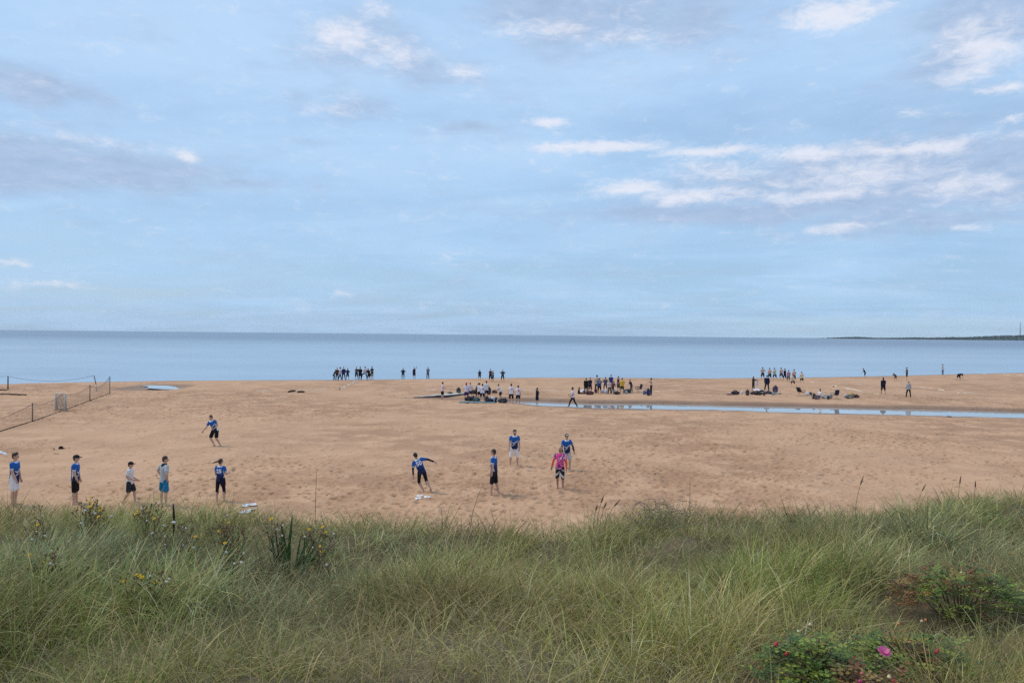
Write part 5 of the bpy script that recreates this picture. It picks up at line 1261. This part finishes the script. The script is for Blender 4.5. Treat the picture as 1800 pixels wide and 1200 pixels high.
BUSH_C = [dune_hit(1680, 1010, .35), dune_hit(1430, 1165, .2), dune_hit(1590, 1150, .2)]


def build_grass():
    rng = np.random.default_rng(3)
    n_t = 9000
    # tufts: density falls off with distance so that the picture is covered evenly; some behind and beside the camera
    u = rng.uniform(-1.05, 1.05, n_t * 2); d = 1.6 + rng.random(n_t * 2) ** .80 * 14.5; x = u * d + rng.normal(0, .15, n_t * 2); y = d
    ye = np.interp(x, EX, EY); over = y - ye
    ok = (over < .35 + 1.1 * rng.random(len(y)) ** 2) & (rng.random(len(y)) < np.where(over > -.3, .8, 1)); x, y = x[ok][:n_t], y[ok][:n_t]
    xb = rng.uniform(-9, 9, 500); yb = rng.uniform(-4, 1.6, 500); k = np.hypot(xb, yb) > 1.1; x = np.concatenate([x, xb[k]]); y = np.concatenate([y, yb[k]])
    nt = len(x)
    n1 = fbm(x / 1.1, y / 1.1, 41, 3); n2 = fbm(x / 2.6, y / 2.6, 47, 3); n3 = fbm(x / .5, y / .5, 53, 2)
    lush = np.clip((n1 - .30) * 2.4 + rng.normal(0, .16, nt), .22, 1.25)
    bush = np.zeros(nt)
    for c, r in zip(BUSH_C, (.95, .50, .50)): bush = np.maximum(bush, np.exp(-(((x - c.x) / r) ** 2 + ((y - c.y) / (r * .8)) ** 2)))
    gl = np.clip((n2 - .50) * 3, 0, .8); yl = np.clip((.50 - n2) * 3 + (n3 - .5), 0, .9); fr = np.clip((n3 - .55) * 3, 0, .7)
    for px_, py_, r, g, w, f in PATCH_W:
        m = np.exp(-(((x - px_) / r) ** 2 + ((y - py_) / r) ** 2)); gl = gl * (1 - m) + g * m; yl = yl * (1 - m) + w * m; fr = fr * (1 - m) + f * m
    wind = .35 + .9 * (fbm(x / 3.2, y / 3.2, 61, 2) - .5) * 2          # radians away from +x
    # thin dry and sparse edge at the seaward rim
    over = y - np.interp(x, EX, EY); rim = sstep(-1.2, .3, over)
    per = np.clip((31 * lush * (1 - .72 * bush) * (1 - .35 * rim)).astype(int), 6, 60)
    tid = np.repeat(np.arange(nt), per); n = len(tid)
    rad = rng.random(n) ** .5 * (.10 + .10 * rng.random(nt)[tid]); an = rng.uniform(0, 6.283, n)
    bx, by = x[tid] + rad * np.cos(an), y[tid] + rad * np.sin(an); bz = dune_v(bx, by) - .02
    dist = np.hypot(bx, by)
    L = (.26 + .34 * lush[tid]) * rng.uniform(.55, 1.25, n) * (1 - .25 * rim[tid]) * (.62 + .38 * sstep(1.5, 5, dist)) * (1 - .5 * bush[tid])
    th0 = np.abs(rng.normal(.26, .28, n)) + rad * 1.6; kap = np.abs(rng.normal(1.10, .80, n)) + .1; tw = rng.normal(0, 1.2, nt)
    wk = wind[tid] + tw[tid]; phi = np.where(rng.random(n) < .36, wk + rng.normal(0, .7, n), an + rng.normal(0, .8, n))
    W = rng.uniform(.0030, .0074, n) * (1 + .08 * np.clip(dist - 3, 0, 10)) * (1 + .5 * np.clip(gl[tid], 0, 1))
    c = GREEN[None] * (1 - gl[tid])[:, None] + BLUEG[None] * gl[tid][:, None]
    c = c * (1 - .75 * yl[tid])[:, None] + OLIVE[None] * (.75 * yl[tid])[:, None]
    fg = np.array([.145, .225, .028]); c = c * (1 - .8 * fr[tid])[:, None] + fg[None] * (.8 * fr[tid])[:, None]
    dryp = rng.random(n) < (.25 + .25 * yl[tid] + .25 * rim[tid]); c = np.where(dryp[:, None], STRAW[None] * rng.uniform(.55, 1.1, (n, 1)), c)
    c = c * ((rng.uniform(.62, 1.30, nt) * (.62 + .80 * np.clip((fbm(x / .8, y / .8, 71, 3) - .25) * 2, 0, 1)))[tid])[:, None] * rng.uniform(.70, 1.35, (n, 1)) * (1 + rng.normal(0, .06, (n, 3))); c = np.clip(c * np.array([1.08, 1.04, 1.02]), .01, .7)
    tip = np.clip(c * 1.12 + np.array([.02, .012, 0]), 0, .75); root = c * .75 + DRY[None] * .22
    P = np.stack([bx, by, bz + .0], -1); far = dist > 7.0
    outs = []
    for sel, ns in ((~far, 5), (far, 3)):
        outs.append(blades(rng, P[sel], L[sel], W[sel], th0[sel], kap[sel], phi[sel], ns, root[sel], tip[sel]))
    # dead blades lying low between the tufts
    m = 42000; u = rng.uniform(-1.0, 1.0, m); d = 1.8 + rng.random(m) ** .8 * 12; lx = u * d; ly = d; ok = ly < np.interp(lx, EX, EY) + .8; lx, ly = lx[ok], ly[ok]; m = len(lx)
    P2 = np.stack([lx, ly, dune_v(lx, ly) + rng.uniform(0, .16, m)], -1); cc = (DRY[None] * (1 - (q := rng.random((m, 1)))) + STRAW[None] * q) * rng.uniform(.5, 1.05, (m, 1))
    outs.append(blades(rng, P2, rng.uniform(.18, .5, m), rng.uniform(.0025, .005, m) * (1 + .08 * np.clip(ly - 3, 0, 10)), rng.uniform(.8, 1.45, m), rng.normal(.2, .4, m), rng.uniform(0, 6.283, m), 3, cc * .85, cc))
    V, Fc, C, off = [], [], [], 0
    for v, f, c_ in outs: V.append(v); Fc.append(f + off); C.append(c_); off += len(v)
    m_ = bpy.data.materials.new('marram_blade'); m_.use_nodes = True; nt_ = m_.node_tree; N = NT(nt_); b = nt_.nodes['Principled BSDF']
    a = N.n('ShaderNodeAttribute', attribute_name='tint'); nt_.links.new(a.outputs['Color'], b.inputs['Base Color']); b.inputs['Roughness'].default_value = .50; b.inputs['Specular IOR Level'].default_value = .2
    t = N.n('ShaderNodeBsdfTranslucent'); mx = N.n('ShaderNodeMixShader'); mx.inputs[0].default_value = .28; nt_.links.new(a.outputs['Color'], t.inputs[0])
    nt_.links.new(b.outputs[0], mx.inputs[1]); nt_.links.new(t.outputs[0], mx.inputs[2]); nt_.links.new(mx.outputs[0], nt_.nodes['Material Output'].inputs[0])
    tag(from_np('marram_grass', np.concatenate(V), np.concatenate(Fc), [m_], smooth=False, colors=np.concatenate(C)), kind='stuff', cat='grass', label='thick windblown marram grass covering the dune in front')
    print('GRASS blades', n, 'tris', sum(len(f) for f in Fc))


build_grass()


# ------------------------------------------------------------------ flowers and plants among the grass
stem_m = simple_mat('plant_stem', (.095, .085, .040), .8, .2); dstem_m = simple_mat('brown_stem', (.15, .105, .055), .85, .15); leaf_m = simple_mat('plant_leaf', (.13, .175, .045), .6, .3, transl=.25)
yel_m = simple_mat('yellow_petal', (.80, .52, .02), .6, .2, transl=.2); wht_m = simple_mat('seed_fluff', (.66, .64, .58), .95, .1); cen_m = simple_mat('flower_centre', (.50, .26, .02), .8)


def head_point(px, py, up=None):
    up = up or (.50 if py < 925 else .43 if py < 1000 else .33)
    h = dune_hit(px, py, up)
    if h is None or h.y > np.interp(h.x, EX, EY) - .1:
        Y = float(np.interp((px - 900) / F_PX * 10.5, EX, EY)) - .55; h = at_depth(px, py, Y)
    return h


def petals(bm, c, nrm, r_, n=14, w=.30, cup=.25, mat=0):
    nrm = nrm.normalized(); a = nrm.orthogonal().normalized(); b = nrm.cross(a)
    for k in range(n):
        t = 6.28318 * k / n + random.uniform(-.1, .1); d = a * math.cos(t) + b * math.sin(t); s_ = nrm.cross(d); L = r_ * random.uniform(.85, 1.1)
        v = [bm.verts.new(c + d * r_ * .15), bm.verts.new(c + d * L * .6 + s_ * L * w * .5 + nrm * r_ * cup * .4), bm.verts.new(c + d * L + nrm * r_ * cup), bm.verts.new(c + d * L * .6 - s_ * L * w * .5 + nrm * r_ * cup * .4)]
        f = bm.faces.new(v); f.material_index = mat


def wildflower(heads, label, dens=1.0, group='yellow and white weeds among the grass'):
    """heads: (px, py, 'y'|'w')"""
    pts = [(head_point(px, py), k) for px, py, k in heads]
    base = sum((p for p, _ in pts), Vector()) / len(pts); base.y += random.uniform(-.1, .05); base.z = dune(base.x, base.y)
    root = empty('wildflower_plant', base); tag(root, label, 'wildflower', group)
    st, lf = bmesh.new(), bmesh.new(); tips = []
    for p, k in pts: tips.append((p - base, k))
    zt = max(t.z for t, _ in tips); nb = int(4 * dens)
    for i in range(nb):                                    # budded side stems without open flowers
        a = random.uniform(0, 6.28); r_ = random.uniform(.04, .26); tips.append((Vector((r_ * math.cos(a), r_ * math.sin(a) * .7, zt * random.uniform(.72, 1.02))), None))
    buds = bmesh.new()
    for q, k in tips:
        root_ = Vector((random.uniform(-.05, .05), random.uniform(-.05, .05), -.03)); mid = root_.lerp(q, .6) + Vector((random.uniform(-.03, .03), random.uniform(-.03, .03), .02))
        tube(st, [root_, mid, q], [.0045, .0034, .0022], 5, cap=False)
        for j in range(4):
            b0 = mid.lerp(q, random.uniform(.1, .9)); b1 = b0 + Vector((random.uniform(-.06, .06), random.uniform(-.05, .05), random.uniform(.03, .09))); tube(st, [b0, b1], [.0022, .0016], 4, cap=False)
            ellip(buds, b1, (.008, .008, .011), None, 6)
        if k is None: ellip(buds, q, (.009, .009, .013), None, 6)
        for j in range(5):
            c = root_.lerp(q, random.uniform(.25, .9)); d = Vector((random.uniform(-1, 1), random.uniform(-1, 1), random.uniform(-.1, .6))).normalized(); L = random.uniform(.05, .13); s_ = d.cross(Vector((0, 0, 1))).normalized() * L * .13
            v = [lf.verts.new(c), lf.verts.new(c + d * L * .5 + s_ + Vector((0, 0, .01))), lf.verts.new(c + d * L - Vector((0, 0, .02))), lf.verts.new(c + d * L * .5 - s_ + Vector((0, 0, .01)))]; lf.faces.new(v)
    o = bmo('stem', st, [dstem_m], root); o['kind'] = 'stuff'; o = bmo('foliage', lf, [leaf_m], root); o['kind'] = 'stuff'; o = bmo('buds', buds, [simple_mat('brown_bud', (.19, .115, .06), .8)], root); o['kind'] = 'stuff'
    for q, k in tips:
        if k == 'y':
            r_ = random.uniform(.018, .024) * max(.6, min(1.3, .35 + base.y * .09)); bm = bmesh.new(); n_ = Vector((random.uniform(-.4, .4), -.6, 1)); petals(bm, q, n_, r_, 16); petals(bm, q + n_.normalized() * .003, n_, r_ * .65, 12, cup=.45)
            ellip(bm, q + n_.normalized() * .004, (r_ * .22,) * 3, None, 6); bmo('yellow_flower_head', bm, [yel_m], root)
        elif k == 'w':
            bm = bmesh.new(); r_ = random.uniform(.009, .015) * (1 + .05 * max(0, base.y - 5)); ellip(bm, q, (r_ * .75, r_ * .75, r_ * .75), None, 8)
            for i in range(26):
                d = Vector((random.gauss(0, 1), random.gauss(0, 1), random.gauss(.3, 1))).normalized(); s_ = d.orthogonal().normalized() * .0016; v = [bm.verts.new(q + d * r_ * .5 + s_), bm.verts.new(q + d * r_ * .5 - s_), bm.verts.new(q + d * r_ * 1.15)]; bm.faces.new(v)
            bmo('white_seed_head', bm, [wht_m], root)


wildflower([(67, 922, 'y'), (64, 934, 'w'), (79, 941, 'w'), (56, 948, 'w'), (69, 888, 'w'), (74, 906, 'w')], 'weed with one yellow flower and three pale seed heads, upper left of the grass')
wildflower([(75, 988, 'y'), (52, 975, 'y'), (95, 975, 'w'), (91, 968, 'w'), (88, 990, 'w')], 'low weed with a round yellow flower near the left edge, below the taller one')
wildflower([(160, 874, 'y'), (157, 881, 'y'), (164, 885, 'y'), (150, 897, 'w'), (159, 890, 'y')], 'tallest yellow weed rising above the grass between the two left players', 1.4)
wildflower([(178, 892, 'y'), (173, 908, 'y'), (176, 896, 'y'), (167, 902, 'w'), (196, 907, 'w'), (142, 919, 'w')], 'yellow weed just right of the tallest one')
wildflower([(243, 897, 'y'), (238, 903, 'y'), (250, 893, 'w'), (258, 915, 'w'), (281, 884, 'w'), (270, 892, 'w'), (272, 911, 'y')], 'bushy brown weed with dull yellow flowers in front of the hands-on-hips man', 2.2)
wildflower([(288, 923, 'w'), (321, 926, 'w'), (327, 928, 'w'), (290, 942, 'w'), (268, 937, 'w')], 'weed bearing only small white seed heads under the hands-on-hips man')
wildflower([(343, 943, 'y'), (333, 949, 'w'), (340, 962, 'w'), (290, 957, 'w'), (321, 958, 'w')], 'brown stemmed weed with one bright yellow flower below the grass crest', 1.8)
wildflower([(385, 933, 'y'), (395, 954, 'y'), (398, 932, 'w'), (402, 918, 'y'), (398, 970, 'w'), (412, 990, 'w'), (424, 988, 'w'), (428, 972, 'w'), (399, 905, 'w')], 'tall dense brown weed with two yellow and many white heads, left of the sword-leaved plant', 3.0)
wildflower([(246, 1012, 'y'), (240, 1010, 'y'), (250, 1014, 'y'), (219, 1020, 'y'), (264, 1012, 'w'), (297, 1017, 'w'), (293, 1022, 'w'), (273, 1023, 'y')], 'low spreading weed with a cluster of yellow flowers in mid grass on the left', .3)
wildflower([(477, 912, 'y'), (486, 930, 'w'), (497, 923, 'w'), (496, 941, 'w')], 'weed with one yellow flower over the sword-leaved plant')
wildflower([(543, 930, 'y'), (567, 926, 'y'), (572, 935, 'y'), (536, 943, 'w'), (587, 938, 'w'), (550, 962, 'w')], 'yellow weed right of the sword-leaved plant, three flowers', 1.8)
wildflower([(565, 969, 'y'), (574, 992, 'w'), (562, 960, 'y')], 'small yellow weed at the right foot of the sword-leaved plant')

# dark stalk with a pale head
p = head_point(307, 917, .42); b = Vector((p.x - .03, p.y, dune(p.x, p.y))); root = empty('dark_stalk', b); tag(root, 'dark upright stalk with one pale head below the hands-on-hips man', 'weed stalk')
bm = bmesh.new(); t_ = p - b; tube(bm, [(0, 0, -.02), t_ * .5 + Vector((.01, 0, 0)), t_ + Vector((-.01, 0, .10)), t_ + Vector((-.02, 0, .22))], [.008, .012, .014, .006], 6); bmo('stem', bm, [simple_mat('black_stem', (.02, .017, .014), .8)], root)
bm = bmesh.new(); ellip(bm, t_ + Vector((0, -.02, 0)), (.022, .022, .018), None, 10); bmo('white_seed_head', bm, [wht_m], root)


# dark sword-leaved plant
def sword_plant():
    c = dune_hit(512, 1005, .05); root = empty('sword_leaved_plant', c); tag(root, 'dark green plant with broad upright sword-like leaves standing in the grass', 'plant'); rr = random.Random(4)
    k = c.y / F_PX
    for (x0, x1, top, lean) in ((470, 478, 968, -.1), (480, 476, 945, 0), (486, 482, 930, 0), (492, 487, 922, .05), (500, 498, 915, 0), (506, 512, 905, .1), (499, 503, 940, 0), (515, 512, 935, 0), (524, 528, 940, .1), (532, 540, 945, .1), (538, 552, 950, .1), (545, 560, 955, .1), (530, 531, 962, .1), (520, 545, 970, .1), (497, 480, 960, .1), (550, 566, 966, .1), (510, 500, 972, 0), (540, 530, 950, .1), (488, 470, 955, 0), (505, 520, 925, 0)):
        a = Vector(((x0 - 512) * k * .6, rr.uniform(-.12, .12), -.02)); tp = Vector(((x1 - 512) * k, rr.uniform(-.15, .15), (1005 - top) * k * 1.0)); n = 6; bm = bmesh.new(); rows = []
        w = rr.uniform(.013, .021); ang = rr.uniform(-.9, .9); s_ = Vector((math.cos(ang), math.sin(ang), 0))
        for i in range(n + 1):
            t = i / n; q = a.lerp(tp, t) + Vector(((x1 - x0) * k * .25 * (t * t - t), 0, .02 * math.sin(3.14 * t))); ww = w * (1 - t ** 3) * (.6 + .4 * min(1, t * 3)) + .001; fold = Vector((-s_.y, s_.x, 0)) * w * .35
            rows.append([bm.verts.new(q - s_ * ww), bm.verts.new(q + fold), bm.verts.new(q + s_ * ww)])
        for A, B in zip(rows[:-1], rows[1:]):
            for j in range(2): bm.faces.new((A[j], A[j + 1], B[j + 1], B[j])).smooth = True
        bmo('leaf', bm, [simple_mat('glossy_dark_leaf', rr.choice([(.028, .070, .016), (.040, .090, .02), (.055, .115, .022), (.06, .085, .025)]), .42, .45, transl=.15)], root)
    bm = bmesh.new(); a = Vector((.26, -.1, 0)); tube(bm, [a, a + Vector((.05, 0, .12)), a + Vector((.10, 0, .24))], [.010, .008, .003], 5); bmo('dead_leaf', bm, [simple_mat('rust_leaf', (.30, .10, .05), .8)], root)
sword_plant()


# seed-head stalks rising above the crest
def seed_stalk(px, top, base_py, lab, bend=.12, plume=True, dark=(.16, .10, .06)):
    Y = float(np.interp((px - 900) / F_PX * 11, EX, EY)) - .35; tp = at_depth(px, top, Y); bx = tp.x - bend; b = Vector((bx, Y, dune(bx, Y))); root = empty('marram_seed_stalk', b); tag(root, lab, 'grass stalk', 'seed stalks above the grass crest')
    t = tp - b; m1 = Vector((t.x * .25, 0, t.z * .5)); m2 = Vector((t.x * .62, 0, t.z * .80)); bm = bmesh.new(); tube(bm, [Vector((0, 0, -.02)), m1, m2, t if not plume else m2.lerp(t, .3)], [.0045, .004, .0035, .003], 5); bmo('stem', bm, [simple_mat('stalk', (.22, .17, .09), .8)], root)
    if plume:
        bm = bmesh.new(); tube(bm, [m2.lerp(t, .15), m2.lerp(t, .5), t], [.008, .012, .003], 6)
        for i in range(40):
            c = m2.lerp(t, .15 + .85 * random.random()); d = ((t - m2).normalized() + Vector((random.gauss(0, .4), random.gauss(0, .4), 0))).normalized() * .03; s_ = d.orthogonal().normalized() * .0025; bm.faces.new([bm.verts.new(c + s_), bm.verts.new(c - s_), bm.verts.new(c + d)])
        bmo('seed_plume', bm, [simple_mat('seed_plume', dark, .9)], root)
seed_stalk(557, 825, 890, 'tallest thin stalk rising alone left of centre', .02, False)
seed_stalk(1061, 871, 900, 'seed stalk with dark plume at centre right, tallest of three close ones', .10)
seed_stalk(1066, 882, 900, 'short seed stalk just right of the tallest of three', .10)
seed_stalk(1050, 887, 900, 'short seed stalk just left of the tallest of three', .06)
seed_stalk(1089, 879, 900, 'leaning seed stalk standing a little right of the three close ones', .22)
seed_stalk(1213, 838, 900, 'pale thin stalk above the brown twiggy clump', .0, False)
seed_stalk(1518, 836, 880, 'long curved seed stalk, leftmost of those on the right', .14)
seed_stalk(1627, 851, 880, 'leaning dark seed stalk between the curved one and the crest clump', .16)
seed_stalk(1689, 836, 870, 'forked looking seed stalk on top of the right-hand crest clump', .05)
seed_stalk(1715, 845, 870, 'short dark seed stalk right of the forked looking one', .02, dark=(.12, .05, .04))
seed_stalk(851, 848, 905, 'bent stalk tip standing before the side-on player', .20, False)


# dead twiggy clump
def twig_clump():
    h = head_point(1160, 903, .3); c = Vector((h.x, h.y, dune(h.x, h.y) + .1)); bm = bmesh.new(); rr = random.Random(3)
    for i in range(170):
        a = Vector((rr.gauss(0, .22), rr.gauss(0, .15), rr.uniform(.0, .35))); d = Vector((rr.gauss(0, 1), rr.gauss(0, 1), rr.gauss(0, .5))).normalized() * rr.uniform(.08, .22); tube(bm, [a, a + d * .5 + Vector((0, 0, .02)), a + d], [.0035, .003, .002], 4, cap=False)
    o = bmo('twiggy_clump', bm, [simple_mat('dead_twig', (.20, .155, .12), .9)]); o['kind'] = 'stuff'; root = empty('dead_bush', c); tag(root, 'greyish brown tangle of dead twigs on the grass crest right of centre', 'dead bush'); o.parent = root
twig_clump()


# rose bushes
def rose_bush(px, py, rx, ry, h, n, label, rust, hips, flower=None, up=.25, seed=1):
    c = dune_hit(px, py, up); c = Vector((c.x, c.y, dune(c.x, c.y))); root = empty('rose_bush', c); tag(root, label, 'rose bush', None); rng = np.random.default_rng(seed); rr = random.Random(seed)
    st = bmesh.new()
    for i in range(26):
        a = rr.uniform(0, 6.28); q = Vector((rx * rr.random() * math.cos(a), ry * rr.random() * math.sin(a), h * rr.uniform(.5, 1))); tube(st, [Vector((q.x * .2, q.y * .2, -.03)), q * .55 + Vector((0, 0, .06)), q], [.007, .005, .003], 5, cap=False)
    o = bmo('stem', st, [dstem_m], root); o['kind'] = 'stuff'
    # compound leaves: seven oval leaflets each, crinkled
    V, Fc, Cc = [], [], []; k = 0
    greens = [np.array(g) for g in ((.11, .17, .028), (.16, .23, .035), (.25, .28, .04), (.07, .12, .035))]; rusts = [np.array(g) for g in ((.30, .14, .045), (.20, .08, .035), (.32, .22, .06), (.13, .07, .035))]
    for i in range(n):
        a = rng.uniform(0, 6.283); q = rng.random() ** .5; p = np.array([rx * q * math.cos(a), ry * q * math.sin(a), 0]); zz = h * (1 - .45 * q * q) * (.75 + .5 * float(vnoise(np.array([p[0] * 6 + seed * 3]), np.array([p[1] * 6]), 5)[0])); p[2] = zz * rng.uniform(.55, 1.0)
        ph = rng.uniform(0, 6.283); d = np.array([math.cos(ph), math.sin(ph), rng.uniform(-.3, .45)]); d /= np.linalg.norm(d); s_ = np.cross(d, [0, 0, 1]); s_ /= np.linalg.norm(s_); up_ = np.cross(s_, d)
        isr = float(vnoise(np.array([(c.x + p[0]) * 4]), np.array([(c.y + p[1]) * 4 + seed]), 9)[0]) < rust; base = (rusts if isr else greens)[rng.integers(4)] * rng.uniform(.7, 1.3); Ls = rng.uniform(.020, .034)
        for j in range(7):
            t = (j // 2) * Ls * 1.0; sg = 0 if j == 6 else (-1 if j % 2 else 1); o0 = p + d * t + s_ * sg * .003; dd = d if sg == 0 else (d * .45 + s_ * sg * .9); dd = dd / np.linalg.norm(dd); ww = np.cross(up_, dd); tilt = up_ * rng.uniform(-.3, .3)
            dd = dd + tilt; L = Ls * rng.uniform(.9, 1.15); w = L * .34
            V += [o0, o0 + dd * L * .35 + ww * w + up_ * L * .10, o0 + dd * L * .75 + ww * w * .8 + up_ * L * .08, o0 + dd * L, o0 + dd * L * .75 - ww * w * .8 + up_ * L * .08, o0 + dd * L * .35 - ww * w + up_ * L * .10, o0 + dd * L * .5]
            for m in range(6): Fc.append((k + m, k + (m + 1) % 6, k + 6))
            Cc += [base] * 7; k += 7
    m_ = simple_mat('rose_leaf', (.05, .1, .02), .55, .35, attr=True, transl=.2); o = from_np('foliage', np.array(V), np.array(Fc), [m_], parent=root, smooth=False, colors=np.array(Cc)); o['kind'] = 'stuff'
    for hx, hy, cc in hips:
        q = dune_hit(hx, hy, h * .95); q = (q or c) - c; bm = bmesh.new(); r_ = .011; ellip(bm, q, (r_, r_, r_ * .92), None, 10)
        for j in range(5): a = j * 1.2566; b0 = q + Vector((0, 0, r_ * .85)); bm.faces.new([bm.verts.new(b0 + Vector((math.cos(a - .3) * .004, math.sin(a - .3) * .004, 0))), bm.verts.new(b0 + Vector((math.cos(a + .3) * .004, math.sin(a + .3) * .004, 0))), bm.verts.new(b0 + Vector((math.cos(a) * .012, math.sin(a) * .012, .010)))])
        bmo('rose_hip', bm, [simple_mat('rose_hip_skin', cc, .35, .5)], root)
    if flower:
        q = dune_hit(flower[0], flower[1], h * 1.1); q = q - c; fl = bmesh.new(); ellip(fl, q, (.010, .010, .006), None, 8); f0 = bmo('rose_flower', fl, [simple_mat('stamen', (.62, .45, .08), .8)], root)
        n_ = Vector((.05, -.45, 1)).normalized(); a = n_.orthogonal().normalized(); b = n_.cross(a)
        for ring, (cnt, R_, cup) in enumerate(((6, .036, .25), (5, .026, .75))):
            for j in range(cnt):
                t = 6.28318 * j / cnt + ring * .5; d = a * math.cos(t) + b * math.sin(t); s_ = n_.cross(d); bm = bmesh.new(); g = []
                for iu in range(5):
                    u = iu / 4; wid = R_ * .62 * math.sin(3.1416 * min(1, .18 + u * .72)); g.append([bm.verts.new(q + d * R_ * u + s_ * wid * (v_ - 1) + n_ * (R_ * cup * u * u + .004 * math.sin(v_ * 3 + iu * 2 + j)) + Vector((0, 0, .004 + .002 * ring))) for v_ in (0, .5, 1, 1.5, 2)])
                for A, B in zip(g[:-1], g[1:]):
                    for v_ in range(4): bm.faces.new((A[v_], A[v_ + 1], B[v_ + 1], B[v_])).smooth = True
                bmo('petal', bm, [simple_mat('pink_petal', (.78, .20, .42), .6, .2, transl=.3)], f0)
    return root


RED, ORG, CRM = (.42, .02, .03), (.60, .20, .05), (.68, .55, .30)
rose_bush(1690, 1030, .62, .36, .44, 520, 'rose bush with rust red leaves on its left, at the right side of the dune', .36, [(1654, 1017, RED), (1694, 1008, CRM), (1690, 1006, CRM), (1710, 1002, ORG), (1706, 1006, RED), (1626, 998, RED), (1640, 993, (.16, .03, .04)), (1661, 1022, ORG)], seed=2, up=.3)
rose_bush(1435, 1165, .34, .26, .30, 300, 'low rose bush with dark red hips, left one at the bottom right corner', .33, [(1363, 1133, RED), (1365, 1130, RED), (1382, 1149, RED), (1384, 1147, RED), (1420, 1143, (.32, .01, .05)), (1446, 1133, ORG), (1424, 1097, CRM), (1404, 1109, CRM)], seed=5, up=.2)
rose_bush(1590, 1150, .42, .30, .33, 430, 'low green rose bush bearing a single pink flower at the bottom of the frame', .25, [(1648, 1143, RED), (1646, 1145, RED), (1515, 1183, (.45, .12, .08)), (1512, 1197, (.40, .02, .12)), (1627, 1089, ORG), (1620, 1091, CRM), (1563, 1189, CRM), (1580, 1096, ORG)], flower=(1554, 1147), seed=9, up=.2)
rose_bush(1500, 1215, .42, .18, .26, 260, 'dark reddish rose thicket along the very bottom edge', .48, [(1586, 1180, (.25, .02, .03)), (1570, 1196, RED)], seed=12, up=.15)
